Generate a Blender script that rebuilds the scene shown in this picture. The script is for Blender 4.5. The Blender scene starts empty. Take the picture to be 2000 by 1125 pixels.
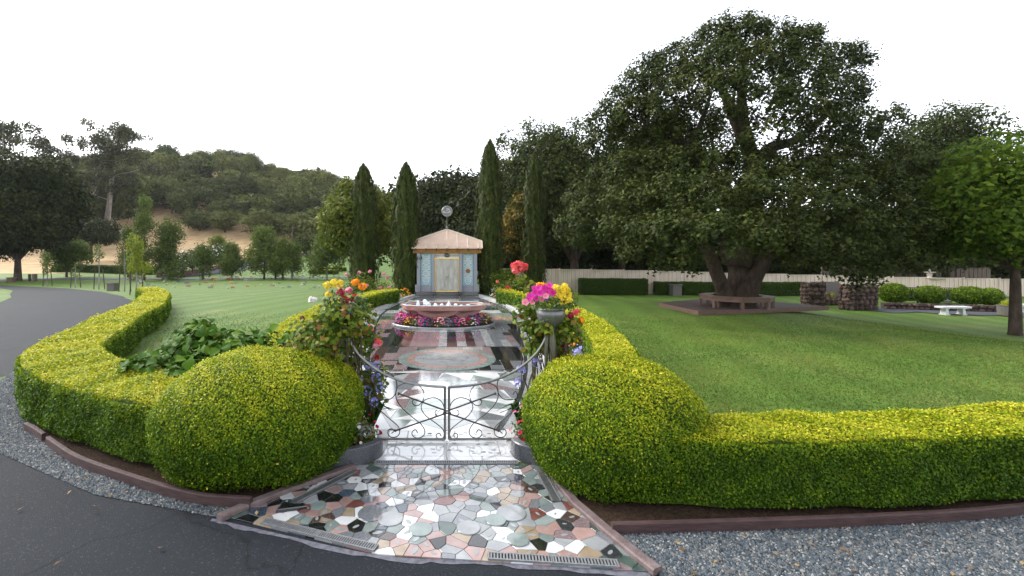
import bpy, bmesh, math, random
import numpy as np
from mathutils import Vector, Matrix
from mathutils.geometry import tessellate_polygon

R = math.radians
PI = math.pi
scene = bpy.context.scene
COL = scene.collection

# ---------------------------------------------------------------- camera, sky, sun, exposure
H, FPX, CX, HY = 2.3, 888.9, 873.0, 500.0      # camera height, focal length / axis / horizon in photo pixels
cam_d = bpy.data.cameras.new('camera')
cam = bpy.data.objects.new('camera', cam_d)
COL.objects.link(cam)
cam.location = (0, 0, H)
cam.rotation_euler = (PI / 2, 0, 0)
cam_d.sensor_width = 36
cam_d.lens = 16
cam_d.shift_x = (1000 - CX) / 2000
cam_d.shift_y = -(562.5 - HY) / 2000
cam_d.clip_start = 0.1
cam_d.clip_end = 6000
scene.camera = cam

SUN_EL, SUN_AZ = R(38), R(-62)                  # azimuth measured from +Y towards +X
world = bpy.data.worlds.new('World')
scene.world = world
world.use_nodes = True
wn, wl = world.node_tree.nodes, world.node_tree.links
wn.clear()
sky = wn.new('ShaderNodeTexSky')
sky.sky_type = 'NISHITA'
sky.sun_disc = False
sky.sun_elevation = SUN_EL
sky.sun_rotation = SUN_AZ
sky.air_density = 1.0
sky.dust_density = 1.5
sky.ozone_density = 1.0
hsv = wn.new('ShaderNodeHueSaturation')
hsv.inputs['Saturation'].default_value = 0.22
bg = wn.new('ShaderNodeBackground')
bg.inputs['Strength'].default_value = 0.15
wo = wn.new('ShaderNodeOutputWorld')
wl.new(sky.outputs['Color'], hsv.inputs['Color'])
wl.new(hsv.outputs['Color'], bg.inputs['Color'])
wl.new(bg.outputs['Background'], wo.inputs['Surface'])

sun_d = bpy.data.lights.new('sun', 'SUN')
sun_d.energy = 0.9
sun_d.angle = R(35)
sun_d.color = (1.0, 0.95, 0.86)
sun = bpy.data.objects.new('sun', sun_d)
COL.objects.link(sun)
sd = Vector((math.sin(SUN_AZ) * math.cos(SUN_EL), math.cos(SUN_AZ) * math.cos(SUN_EL), math.sin(SUN_EL)))
sun.rotation_euler = sd.to_track_quat('Z', 'Y').to_euler()
sun.location = sd * 60

scene.view_settings.view_transform = 'Standard'
scene.view_settings.look = 'None'
scene.view_settings.exposure = 1.85
scene.view_settings.gamma = 1.0
scene.view_settings.use_curve_mapping = False
scene.render.engine = 'CYCLES'
scene.cycles.max_bounces = 6
scene.cycles.diffuse_bounces = 3
scene.cycles.glossy_bounces = 3
scene.cycles.transmission_bounces = 3
scene.cycles.transparent_max_bounces = 4
scene.cycles.use_denoising = True

# ---------------------------------------------------------------- terrain
def sm(t):
    t = np.clip(t, 0, 1)
    return t * t * (3 - 2 * t)

HILL_U = [-900, -100, 100, 250, 420, 550, 650, 720, 800, 900, 1100, 2600]
HILL_Z = [34, 36, 36, 40, 39, 34, 29, 24, 14, 5, 1, 1]

def gz(x, y):
    x = np.asarray(x, float); y = np.asarray(y, float)
    ys = np.maximum(y, 1.0)
    u = CX + FPX * x / ys
    r = -0.7 * sm((x - 3) / 6) * np.maximum(sm((x - 13) / 8) * sm((y - 8) / 8), sm((y - 22) / 12))
    l = -0.5 * sm((-x - 3) / 6) * sm((y - 22) / 28)
    rise = 2.6 * sm((-x + 5) / 20) * sm((y - 58) / 40)
    hill = np.interp(u, HILL_U, HILL_Z) * sm((y - 98) / 112) * sm((y + 50) / 60)
    return r + l + rise + hill

def Z(x, y):
    return float(gz(x, y))

def W(px, py, h=0.0):
    """ground point (plus h) seen at a pixel of the photograph; h = height above the ground"""
    k = (px - CX) / FPX
    Y = np.concatenate([np.arange(2, 60, 0.1), np.arange(60, 400, 0.25)])
    d = H - (py - HY) / FPX * Y - gz(k * Y, Y) - h
    i = int(np.argmax(d <= 0)) if (d <= 0).any() else len(Y) - 1
    if i > 0:
        t = d[i - 1] / (d[i - 1] - d[i] + 1e-12)
        y = float(Y[i - 1] + (Y[i] - Y[i - 1]) * min(max(t, 0), 1))
    else: y = float(Y[0])
    return k * y, y, Z(k * y, y) + h

def at(px, py, Y):
    return ((px - CX) / FPX * Y, Y, H - (py - HY) / FPX * Y)

# ---------------------------------------------------------------- materials
def srgb(*c):
    return tuple((v / 255 / 12.92 if v / 255 <= 0.04045 else ((v / 255 + 0.055) / 1.055) ** 2.4) for v in c)

def _base(name, rough, spec=0.5, metal=0.0):
    m = bpy.data.materials.new(name)
    m.use_nodes = True
    n, l = m.node_tree.nodes, m.node_tree.links
    b = n['Principled BSDF']
    b.inputs['Roughness'].default_value = rough
    b.inputs['Metallic'].default_value = metal
    b.inputs['Specular IOR Level'].default_value = spec
    return m, n, l, b

def mat(name, c1, c2=None, rough=0.6, scale=8, spec=0.5, metal=0.0, bump=0.0, bscale=None, detail=5, objvar=0.0,
        stretch=None, rvar=0.0):
    """colour from noise between c1 and c2, optional bump, optional per-object brightness variation"""
    m, n, l, b = _base(name, rough, spec, metal)
    c2 = c2 or c1
    tc = n.new('ShaderNodeTexCoord')
    geo = n.new('ShaderNodeNewGeometry')
    src = geo.outputs['Position']
    if stretch:
        mp = n.new('ShaderNodeMapping'); mp.inputs['Scale'].default_value = stretch
        l.new(src, mp.inputs['Vector']); src = mp.outputs['Vector']
    nz = n.new('ShaderNodeTexNoise'); nz.inputs['Scale'].default_value = scale; nz.inputs['Detail'].default_value = detail
    nz.inputs['Roughness'].default_value = 0.6
    l.new(src, nz.inputs['Vector'])
    rp = n.new('ShaderNodeValToRGB')
    rp.color_ramp.elements[0].position = 0.32; rp.color_ramp.elements[1].position = 0.68
    rp.color_ramp.elements[0].color = (*c1, 1); rp.color_ramp.elements[1].color = (*c2, 1)
    l.new(nz.outputs['Fac'], rp.inputs['Fac'])
    out = rp.outputs['Color']
    if objvar:
        oi = n.new('ShaderNodeObjectInfo')
        mr = n.new('ShaderNodeMapRange'); mr.inputs['To Min'].default_value = 1 - objvar; mr.inputs['To Max'].default_value = 1 + objvar
        l.new(oi.outputs['Random'], mr.inputs['Value'])
        hs = n.new('ShaderNodeHueSaturation'); l.new(mr.outputs['Result'], hs.inputs['Value']); l.new(out, hs.inputs['Color'])
        out = hs.outputs['Color']
    l.new(out, b.inputs['Base Color'])
    if rvar:
        mr2 = n.new('ShaderNodeMapRange'); mr2.inputs['To Min'].default_value = max(0, rough - rvar); mr2.inputs['To Max'].default_value = rough + rvar
        l.new(nz.outputs['Fac'], mr2.inputs['Value']); l.new(mr2.outputs['Result'], b.inputs['Roughness'])
    if bump:
        nb = n.new('ShaderNodeTexNoise'); nb.inputs['Scale'].default_value = bscale or scale * 4; nb.inputs['Detail'].default_value = 6
        l.new(src, nb.inputs['Vector'])
        bp = n.new('ShaderNodeBump'); bp.inputs['Strength'].default_value = bump; bp.inputs['Distance'].default_value = 0.02
        l.new(nb.outputs['Fac'], bp.inputs['Height']); l.new(bp.outputs['Normal'], b.inputs['Normal'])
    return m

def leafmat(name, stops, trans=0.25, rough=0.6, spec=0.12, objvar=0.0):
    """leaf colour read from the per-leaf attribute 'tint' (0..1) through a ramp; leaves let some light through"""
    m, n, l, b = _base(name, rough, spec)
    at_ = n.new('ShaderNodeAttribute'); at_.attribute_name = 'tint'
    rp = n.new('ShaderNodeValToRGB')
    els = rp.color_ramp.elements
    while len(els) < len(stops): els.new(0.5)
    for e, (p, c) in zip(els, stops):
        if c[1] > c[2] * 1.3 and c[1] > c[0] * .85: c = (c[0], c[1], c[2] * .62)      # greens: little blue in the pigment
        e.position = p; e.color = (*c, 1)
    l.new(at_.outputs['Fac'], rp.inputs['Fac'])
    out = rp.outputs['Color']
    if objvar:
        oi = n.new('ShaderNodeObjectInfo')
        mr = n.new('ShaderNodeMapRange'); mr.inputs['To Min'].default_value = 1 - objvar; mr.inputs['To Max'].default_value = 1 + objvar
        l.new(oi.outputs['Random'], mr.inputs['Value'])
        mh = n.new('ShaderNodeMapRange'); mh.inputs['To Min'].default_value = 0.5 + objvar * 0.05; mh.inputs['To Max'].default_value = 0.5 - objvar * 0.05
        l.new(oi.outputs['Random'], mh.inputs['Value'])
        hs = n.new('ShaderNodeHueSaturation'); l.new(mr.outputs['Result'], hs.inputs['Value']); l.new(mh.outputs['Result'], hs.inputs['Hue']); l.new(out, hs.inputs['Color'])
        out = hs.outputs['Color']
    l.new(out, b.inputs['Base Color'])
    if trans:
        tr = n.new('ShaderNodeBsdfTranslucent'); l.new(out, tr.inputs['Color'])
        mx = n.new('ShaderNodeMixShader'); mx.inputs['Fac'].default_value = trans
        o = n['Material Output']
        l.new(b.outputs['BSDF'], mx.inputs[1]); l.new(tr.outputs['BSDF'], mx.inputs[2]); l.new(mx.outputs['Shader'], o.inputs['Surface'])
    return m

# ---------------------------------------------------------------- object helpers
def obj(name, me, m=None, parent=None, loc=(0, 0, 0), rot=(0, 0, 0), sc=(1, 1, 1)):
    o = bpy.data.objects.new(name, me)
    COL.objects.link(o)
    if m is not None and me is not None and len(me.materials) == 0:
        me.materials.append(m)
    if parent is not None: o.parent = parent
    o.location = loc; o.rotation_euler = rot; o.scale = sc
    return o

def tag(o, label=None, cat=None, group=None, kind=None):
    if label: o['label'] = label
    if cat: o['category'] = cat
    if group: o['group'] = group
    if kind: o['kind'] = kind
    return o

def thing(name, label, cat, loc=(0, 0, 0), rz=0.0, group=None):
    o = bpy.data.objects.new(name, None)
    COL.objects.link(o)
    o.empty_display_size = 0.2
    o.location = loc; o.rotation_euler = (0, 0, rz)
    return tag(o, label, cat, group)

def dup(root, loc, rz=0.0, sc=None, label=None, group=None):
    r = root.copy(); COL.objects.link(r)
    r.location = loc; r.rotation_euler = (0, 0, rz)
    if sc is not None: r.scale = sc if hasattr(sc, '__len__') else (sc, sc, sc)
    if label: r['label'] = label
    if group: r['group'] = group
    for ch in root.children:
        c = ch.copy(); COL.objects.link(c); c.parent = r
        for g in ch.children:
            d = g.copy(); COL.objects.link(d); d.parent = c
    return r

def struct(name, me, m=None, parent=None):
    o = obj(name, me, m, parent)
    if parent is None: o['kind'] = 'structure'
    return o

# ---------------------------------------------------------------- mesh helpers
def np_mesh(name, V, F, tint=None, smooth=False):
    """V (n,3), F (m,k) with equal k -> mesh, fast"""
    V = np.asarray(V, np.float32); F = np.asarray(F, np.int32)
    me = bpy.data.meshes.new(name)
    k = F.shape[1]
    me.vertices.add(len(V)); me.vertices.foreach_set('co', V.ravel())
    me.loops.add(F.size); me.loops.foreach_set('vertex_index', F.ravel())
    me.polygons.add(len(F))
    me.polygons.foreach_set('loop_start', np.arange(0, F.size, k, dtype=np.int32))
    if smooth: me.polygons.foreach_set('use_smooth', np.ones(len(F), bool))
    me.update(calc_edges=True)
    if tint is not None:
        a = me.attributes.new('tint', 'FLOAT', 'POINT')
        a.data.foreach_set('value', np.asarray(tint, np.float32))
    return me

def leaves(name, P, N, size, asp, tint, rng, jit=0.7, tri=False):
    """one diamond leaf per point P, facing roughly N; size may be an array"""
    n = len(P)
    N = N + rng.normal(0, jit, (n, 3))
    N /= np.linalg.norm(N, axis=1, keepdims=True) + 1e-9
    T = rng.normal(0, 1, (n, 3))
    T -= N * np.sum(T * N, axis=1, keepdims=True)
    T /= np.linalg.norm(T, axis=1, keepdims=True) + 1e-9
    B = np.cross(N, T)
    s = (np.ones(n) * size)[:, None] * 0.5
    w = s * asp
    if tri:                                        # small far leaves: one triangle each
        V = np.empty((n, 3, 3))
        V[:, 0] = P - T * s * 0.85 + B * w * 1.15
        V[:, 1] = P - T * s * 0.85 - B * w * 1.15
        V[:, 2] = P + T * s * 1.15 + N * w * 0.3
        return np_mesh(name, V.reshape(-1, 3), np.arange(n * 3).reshape(n, 3), np.repeat(np.clip(tint, 0, 1), 3))
    V = np.empty((n, 4, 3))
    V[:, 0] = P - T * s
    V[:, 1] = P + B * w + N * w * 0.3
    V[:, 2] = P + T * s
    V[:, 3] = P - B * w + N * w * 0.3
    F = np.arange(n * 4).reshape(n, 4)
    return np_mesh(name, V.reshape(-1, 3), F, np.repeat(np.clip(tint, 0, 1), 4))

class MB:
    def __init__(self): self.v = []; self.f = []
    def add(self, vs, fs):
        o = len(self.v); self.v += [tuple(p) for p in vs]; self.f += [tuple(i + o for i in q) for q in fs]; return self
    def box(self, c, s, rz=0.0, taper=1.0, ch=0.0):
        hx, hy, hz = s[0] / 2, s[1] / 2, s[2] / 2
        ca, sa = math.cos(rz), math.sin(rz)
        lv = [(-1, -1), (1, -1), (1, 1), (-1, 1)]
        if ch <= 0:
            rings = [(-hz, 1, 0), (hz, taper, 0)]
        else:
            rings = [(-hz, 1, 0), (hz - ch, taper, 0), (hz, taper, ch)]
        vs = []
        for z, t, i in rings:
            for a, b in lv:
                x = a * (hx * t - i); y = b * (hy * t - i)
                vs.append((c[0] + x * ca - y * sa, c[1] + x * sa + y * ca, c[2] + z))
        nr = len(rings)
        fs = [(3, 2, 1, 0)]
        for k in range(nr - 1):
            for j in range(4):
                fs.append((k * 4 + j, k * 4 + (j + 1) % 4, k * 4 + 4 + (j + 1) % 4, k * 4 + 4 + j))
        e = (nr - 1) * 4
        fs.append((e, e + 1, e + 2, e + 3))
        return self.add(vs, fs)
    def prism(self, poly, z0, z1, ch=0.0):
        n = len(poly)
        vs = [(p[0], p[1], z0) for p in poly]
        fs = [tuple(range(n - 1, -1, -1))]
        if ch > 0:
            cx = sum(p[0] for p in poly) / n; cy = sum(p[1] for p in poly) / n
            vs += [(p[0], p[1], z1 - ch) for p in poly]
            for p in poly:
                d = math.hypot(p[0] - cx, p[1] - cy) + 1e-9
                k = max(0.0, 1 - ch * 1.2 / d)
                vs.append((cx + (p[0] - cx) * k, cy + (p[1] - cy) * k, z1))
            rr = 3
        else:
            vs += [(p[0], p[1], z1) for p in poly]
            rr = 2
        for k in range(rr - 1):
            for j in range(n):
                fs.append((k * n + j, k * n + (j + 1) % n, (k + 1) * n + (j + 1) % n, (k + 1) * n + j))
        fs.append(tuple(range((rr - 1) * n, rr * n)))
        return self.add(vs, fs)
    def tube(self, pts, rad, n=6, cap=True):
        pts = [Vector(p) for p in pts]
        rads = rad if hasattr(rad, '__len__') else [rad] * len(pts)
        vs, fs = [], []
        prev = None
        for i, p in enumerate(pts):
            d = (pts[min(i + 1, len(pts) - 1)] - pts[max(i - 1, 0)])
            if d.length < 1e-9: d = Vector((0, 0, 1))
            d.normalize()
            if prev is None:
                a = Vector((1, 0, 0)) if abs(d.x) < 0.8 else Vector((0, 1, 0))
            else: a = prev
            a = (a - d * a.dot(d)).normalized(); prev = a
            b = d.cross(a)
            for j in range(n):
                t = 2 * PI * j / n
                vs.append(p + (a * math.cos(t) + b * math.sin(t)) * rads[i])
        for i in range(len(pts) - 1):
            for j in range(n):
                fs.append((i * n + j, i * n + (j + 1) % n, (i + 1) * n + (j + 1) % n, (i + 1) * n + j))
        if cap:
            fs.append(tuple(range(n - 1, -1, -1))); fs.append(tuple(range((len(pts) - 1) * n, len(pts) * n)))
        return self.add(vs, fs)
    def lathe(self, prof, n=16, c=(0, 0, 0), sx=1.0, sy=1.0, close=True):
        vs, fs = [], []
        for r, z in prof:
            for j in range(n):
                t = 2 * PI * j / n
                vs.append((c[0] + r * math.cos(t) * sx, c[1] + r * math.sin(t) * sy, c[2] + z))
        for i in range(len(prof) - 1):
            for j in range(n):
                fs.append((i * n + j, i * n + (j + 1) % n, (i + 1) * n + (j + 1) % n, (i + 1) * n + j))
        if close:
            fs.append(tuple(range(n - 1, -1, -1))); e = (len(prof) - 1) * n
            fs.append(tuple(range(e, e + n)))
        return self.add(vs, fs)
    def blob(self, c, r, rng=None, rough=0.15, n=8, m=6):
        rr = r if hasattr(r, '__len__') else (r, r, r)
        vs = [(c[0], c[1], c[2] - rr[2])]
        for i in range(1, m):
            ph = -PI / 2 + PI * i / m
            for j in range(n):
                t = 2 * PI * (j + 0.5 * (i % 2)) / n
                k = 1 + (rng.uniform(-rough, rough) if rng is not None else 0)
                vs.append((c[0] + rr[0] * k * math.cos(ph) * math.cos(t), c[1] + rr[1] * k * math.cos(ph) * math.sin(t), c[2] + rr[2] * k * math.sin(ph)))
        vs.append((c[0], c[1], c[2] + rr[2]))
        fs = [(0, 1 + (j + 1) % n, 1 + j) for j in range(n)]
        for i in range(m - 2):
            for j in range(n):
                a = 1 + i * n
                fs.append((a + j, a + (j + 1) % n, a + n + (j + 1) % n, a + n + j))
        a = 1 + (m - 2) * n; e = len(vs) - 1
        fs += [(a + j, a + (j + 1) % n, e) for j in range(n)]
        return self.add(vs, fs)
    def mesh(self, name, smooth=False, tint=None):
        me = bpy.data.meshes.new(name)
        me.from_pydata(self.v, [], self.f)
        me.update()
        if smooth: me.polygons.foreach_set('use_smooth', [True] * len(me.polygons))
        return me
    def build(self, name, m, parent=None, smooth=False, **k):
        return obj(name, self.mesh(name, smooth), m, parent, **k)

def crom(pts, per=6):
    """Catmull-Rom through pts"""
    P = [np.array(p, float) for p in pts]
    P = [2 * P[0] - P[1]] + P + [2 * P[-1] - P[-2]]
    out = []
    for i in range(1, len(P) - 2):
        for k in range(per):
            t = k / per
            a, b, c, d = P[i - 1], P[i], P[i + 1], P[i + 2]
            out.append(0.5 * (2 * b + (c - a) * t + (2 * a - 5 * b + 4 * c - d) * t * t + (3 * b - a - 3 * c + d) * t ** 3))
    out.append(P[-2])
    return [tuple(p) for p in out]

def clip_half(poly, a, b, c):
    """keep a*x+b*y <= c"""
    out = []
    for i in range(len(poly)):
        p, q = poly[i], poly[(i + 1) % len(poly)]
        dp, dq = a * p[0] + b * p[1] - c, a * q[0] + b * q[1] - c
        if dp <= 0: out.append(p)
        if (dp < 0 < dq) or (dq < 0 < dp):
            t = dp / (dp - dq)
            out.append((p[0] + (q[0] - p[0]) * t, p[1] + (q[1] - p[1]) * t))
    return out

def area(poly):
    return 0.5 * abs(sum(poly[i][0] * poly[(i + 1) % len(poly)][1] - poly[(i + 1) % len(poly)][0] * poly[i][1] for i in range(len(poly))))

def ccw(poly):
    s = sum(poly[i][0] * poly[(i + 1) % len(poly)][1] - poly[(i + 1) % len(poly)][0] * poly[i][1] for i in range(len(poly)))
    return poly if s > 0 else poly[::-1]

def sheet(name, poly, z, m, parent=None, thick=0.0):
    me = bpy.data.meshes.new(name)
    P = ccw(poly)
    V = [(p[0], p[1], z + (Z(p[0], p[1]) if len(p) == 2 else p[2])) for p in P]
    F = [tuple(t) for t in tessellate_polygon([[Vector((p[0], p[1], 0)) for p in P]])]
    F = [t if (V[t[1]][0] - V[t[0]][0]) * (V[t[2]][1] - V[t[0]][1]) - (V[t[2]][0] - V[t[0]][0]) * (V[t[1]][1] - V[t[0]][1]) > 0 else t[::-1] for t in F]
    me.from_pydata(V, [], F); me.update()
    return struct(name, me, m, parent)

def strip(name, path, width, z, m, per=8):
    """road ribbon lying on the terrain"""
    pts = crom(path, per)
    w = width if hasattr(width, '__len__') else [width] * len(path)
    ws = np.interp(np.linspace(0, len(path) - 1, len(pts)), range(len(path)), w)
    V, F = [], []
    for i, p in enumerate(pts):
        a, b = pts[max(i - 1, 0)], pts[min(i + 1, len(pts) - 1)]
        d = Vector((b[0] - a[0], b[1] - a[1])).normalized()
        nx, ny = -d.y, d.x
        for k in (-1, -0.33, 0.33, 1):
            x, y = p[0] + nx * ws[i] / 2 * k, p[1] + ny * ws[i] / 2 * k
            V.append((x, y, Z(x, y) + z))
    for i in range(len(pts) - 1):
        for k in range(3):
            a = i * 4 + k
            F.append((a, a + 1, a + 5, a + 4))
    me = bpy.data.meshes.new(name); me.from_pydata(V, [], F); me.update()
    return struct(name, me, m)
# ================================================================ MATERIALS OF THE SETTING
def lawn_mat():
    m, n, l, b = _base('lawn_grass', 0.65, 0.12)
    geo = n.new('ShaderNodeNewGeometry')
    n1 = n.new('ShaderNodeTexNoise'); n1.inputs['Scale'].default_value = 0.45; n1.inputs['Detail'].default_value = 8; n1.inputs['Roughness'].default_value = 0.7
    n2 = n.new('ShaderNodeTexNoise'); n2.inputs['Scale'].default_value = 14; n2.inputs['Detail'].default_value = 6; n2.inputs['Roughness'].default_value = 0.75
    n3 = n.new('ShaderNodeTexNoise'); n3.inputs['Scale'].default_value = 0.9; n3.inputs['Detail'].default_value = 4
    for q in (n1, n2, n3): l.new(geo.outputs['Position'], q.inputs['Vector'])
    # mowing stripes
    mp = n.new('ShaderNodeMapping'); mp.inputs['Rotation'].default_value = (0, 0, R(12))
    l.new(geo.outputs['Position'], mp.inputs['Vector'])
    wv = n.new('ShaderNodeTexWave'); wv.wave_type = 'BANDS'; wv.bands_direction = 'X'
    wv.inputs['Scale'].default_value = 0.22; wv.inputs['Distortion'].default_value = 2.6; wv.inputs['Detail'].default_value = 2
    l.new(mp.outputs['Vector'], wv.inputs['Vector'])
    r1 = n.new('ShaderNodeValToRGB')
    e = r1.color_ramp.elements
    e[0].position = 0.3; e[0].color = (0.050, 0.104, 0.013, 1)
    e[1].position = 0.7; e[1].color = (0.114, 0.184, 0.031, 1)
    l.new(n2.outputs['Fac'], r1.inputs['Fac'])
    r2 = n.new('ShaderNodeValToRGB')
    e = r2.color_ramp.elements
    e[0].position = 0.52; e[0].color = (0, 0, 0, 1); e[1].position = 0.75; e[1].color = (1, 1, 1, 1)
    l.new(n1.outputs['Fac'], r2.inputs['Fac'])
    mx = n.new('ShaderNodeMixRGB'); mx.inputs['Color2'].default_value = (0.18, 0.19, 0.060, 1)
    ml = n.new('ShaderNodeMath'); ml.operation = 'MULTIPLY'; ml.inputs[1].default_value = 0.75
    l.new(r2.outputs['Color'], ml.inputs[0]); l.new(ml.outputs[0], mx.inputs['Fac']); l.new(r1.outputs['Color'], mx.inputs['Color1'])
    hs = n.new('ShaderNodeHueSaturation'); l.new(mx.outputs['Color'], hs.inputs['Color'])
    mr = n.new('ShaderNodeMapRange'); mr.inputs['To Min'].default_value = 0.86; mr.inputs['To Max'].default_value = 1.10
    l.new(wv.outputs['Fac'], mr.inputs['Value']); l.new(mr.outputs['Result'], hs.inputs['Value'])
    l.new(hs.outputs['Color'], b.inputs['Base Color'])
    bp = n.new('ShaderNodeBump'); bp.inputs['Strength'].default_value = 0.8; bp.inputs['Distance'].default_value = 0.04
    nb = n.new('ShaderNodeTexNoise'); nb.inputs['Scale'].default_value = 45; nb.inputs['Detail'].default_value = 5; l.new(geo.outputs['Position'], nb.inputs['Vector'])
    l.new(nb.outputs['Fac'], bp.inputs['Height']); l.new(bp.outputs['Normal'], b.inputs['Normal'])
    return m

M = {}
M['lawn'] = lawn_mat()
M['dry'] = mat('dry_grass', (0.33, 0.225, 0.120), (0.52, 0.375, 0.210), 0.9, 0.35, 0.1, bump=0.9, bscale=3, detail=10)
M['asphalt'] = mat('asphalt', (0.0115, 0.0145, 0.0195), (0.019, 0.0228, 0.029), 0.75, 0.45, 0.14, bump=0.7, bscale=170, detail=9, rvar=0.1)
def add_asphalt_detail(m):
    n, l = m.node_tree.nodes, m.node_tree.links
    b = n['Principled BSDF']; src = b.inputs['Base Color'].links[0].from_socket
    g = n.new('ShaderNodeNewGeometry')
    v = n.new('ShaderNodeTexVoronoi'); v.inputs['Scale'].default_value = 110; l.new(g.outputs['Position'], v.inputs['Vector'])
    r = n.new('ShaderNodeValToRGB'); r.color_ramp.elements[0].position = .93; r.color_ramp.elements[0].color = (0, 0, 0, 1); r.color_ramp.elements[1].position = 1.0; r.color_ramp.elements[1].color = (1, 1, 1, 1)
    sp = n.new('ShaderNodeSeparateColor'); l.new(v.outputs['Color'], sp.inputs['Color']); l.new(sp.outputs['Red'], r.inputs['Fac'])
    mx = n.new('ShaderNodeMixRGB'); mx.inputs['Color2'].default_value = (.05, .053, .06, 1); l.new(r.outputs['Color'], mx.inputs['Fac']); l.new(src, mx.inputs['Color1'])
    c = n.new('ShaderNodeTexVoronoi'); c.feature = 'DISTANCE_TO_EDGE'; c.inputs['Scale'].default_value = .32
    nz = n.new('ShaderNodeTexNoise'); nz.inputs['Scale'].default_value = 1.4; nz.inputs['Detail'].default_value = 6; l.new(g.outputs['Position'], nz.inputs['Vector'])
    ad = n.new('ShaderNodeMixRGB'); ad.blend_type = 'ADD'; ad.inputs['Fac'].default_value = .9; l.new(g.outputs['Position'], ad.inputs['Color1']); l.new(nz.outputs['Color'], ad.inputs['Color2']); l.new(ad.outputs['Color'], c.inputs['Vector'])
    r2 = n.new('ShaderNodeValToRGB'); r2.color_ramp.elements[0].position = 0; r2.color_ramp.elements[0].color = (1, 1, 1, 1); r2.color_ramp.elements[1].position = .006; r2.color_ramp.elements[1].color = (0, 0, 0, 1); l.new(c.outputs['Distance'], r2.inputs['Fac'])
    ml = n.new('ShaderNodeMath'); ml.operation = 'MULTIPLY'; ml.inputs[1].default_value = .75; l.new(r2.outputs['Color'], ml.inputs[0])
    m2 = n.new('ShaderNodeMixRGB'); m2.inputs['Color2'].default_value = (.005, .005, .006, 1); l.new(ml.outputs[0], m2.inputs['Fac']); l.new(mx.outputs['Color'], m2.inputs['Color1'])
    l.new(m2.outputs['Color'], b.inputs['Base Color'])
add_asphalt_detail(M['asphalt'])
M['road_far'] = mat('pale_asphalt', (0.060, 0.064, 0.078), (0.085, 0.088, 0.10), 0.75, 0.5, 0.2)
M['gravel_base'] = mat('gravel_bed', (0.02, 0.023, 0.027), (0.06, 0.066, 0.073), 0.9, 40, 0.2, bump=1.0, bscale=60)
M['soil'] = mat('soil', (0.022, 0.014, 0.009), (0.06, 0.038, 0.025), 0.95, 30, 0.1, bump=1.0, bscale=50)
M['edging'] = mat('redwood_edging', (0.040, 0.021, 0.021), (0.072, 0.041, 0.040), 0.7, 5, 0.3, bump=0.5, stretch=(1, 1, 6))
M['kerb_pink'] = mat('rosy_concrete', (0.10, 0.070, 0.068), (0.17, 0.130, 0.128), 0.6, 9, 0.3, bump=0.35, bscale=40)
def stone(name, c1, c2, scale=14, rough=0.075, objvar=0.12):
    k = 1.0 if 'white' in name else 0.82
    c1, c2 = tuple(v * k for v in c1), tuple(v * k for v in c2)
    m_ = mat(name, c1, c2, rough, scale, 0.7, bump=0.008, bscale=3, objvar=objvar, detail=9, rvar=0.04)
    b_ = m_.node_tree.nodes['Principled BSDF']; b_.inputs['Coat Weight'].default_value = 0.24; b_.inputs['Coat IOR'].default_value = 1.7; b_.inputs['Coat Roughness'].default_value = 0.04
    return m_
M['white'] = stone('white_marble', (0.446, 0.454, 0.461), (0.576, 0.576, 0.576), 3)
M['pale'] = stone('pale_grey_marble', (0.216, 0.228, 0.240), (0.336, 0.348, 0.354), 5)
M['grey'] = stone('grey_granite', (0.113, 0.122, 0.135), (0.209, 0.217, 0.235), 60)
M['blue'] = stone('blue_granite', (0.030, 0.045, 0.072), (0.078, 0.102, 0.138), 50)
M['green'] = stone('green_marble', (0.030, 0.051, 0.045), (0.084, 0.120, 0.105), 10)
M['palegreen'] = stone('pale_green_marble', (0.144, 0.186, 0.174), (0.240, 0.282, 0.270), 8)
M['black'] = stone('black_granite', (0.006, 0.007, 0.009), (0.017, 0.018, 0.020), 70)
M['dark'] = stone('charcoal_granite', (0.021, 0.022, 0.025), (0.045, 0.047, 0.051), 60)
M['brown'] = stone('brown_granite', (0.045, 0.027, 0.023), (0.102, 0.069, 0.060), 50)
M['mauve'] = stone('mauve_granite', (0.158, 0.110, 0.116), (0.284, 0.210, 0.215), 50)
M['pink'] = stone('pink_marble', (0.300, 0.180, 0.159), (0.396, 0.276, 0.252), 6)
M['tan'] = stone('tan_marble', (0.252, 0.186, 0.120), (0.360, 0.288, 0.210), 8)
M['red'] = stone('red_marble', (0.114, 0.033, 0.027), (0.198, 0.078, 0.069), 8)
M['grout'] = mat('grout', (0.10, 0.10, 0.105), (0.17, 0.17, 0.175), 0.5, 20, 0.4)
M['steel'] = mat('brushed_steel', (0.17, 0.17, 0.165), (0.25, 0.25, 0.24), 0.36, 30, 0.5, metal=1.0, stretch=(1, 1, 0.1))
M['steel_dull'] = mat('dull_grey_steel', (0.13, 0.135, 0.135), (0.19, 0.195, 0.195), 0.45, 25, 0.5, metal=0.7)
M['iron'] = mat('dark_iron', (0.030, 0.026, 0.025), (0.06, 0.05, 0.048), 0.45, 30, 0.5, metal=0.6)
M['grate'] = mat('drain_grate_metal', (0.17, 0.175, 0.185), (0.26, 0.265, 0.275), 0.45, 30, 0.5, metal=0.35)
M['pit'] = mat('drain_channel', (0.012, 0.012, 0.013), None, 0.9)

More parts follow.
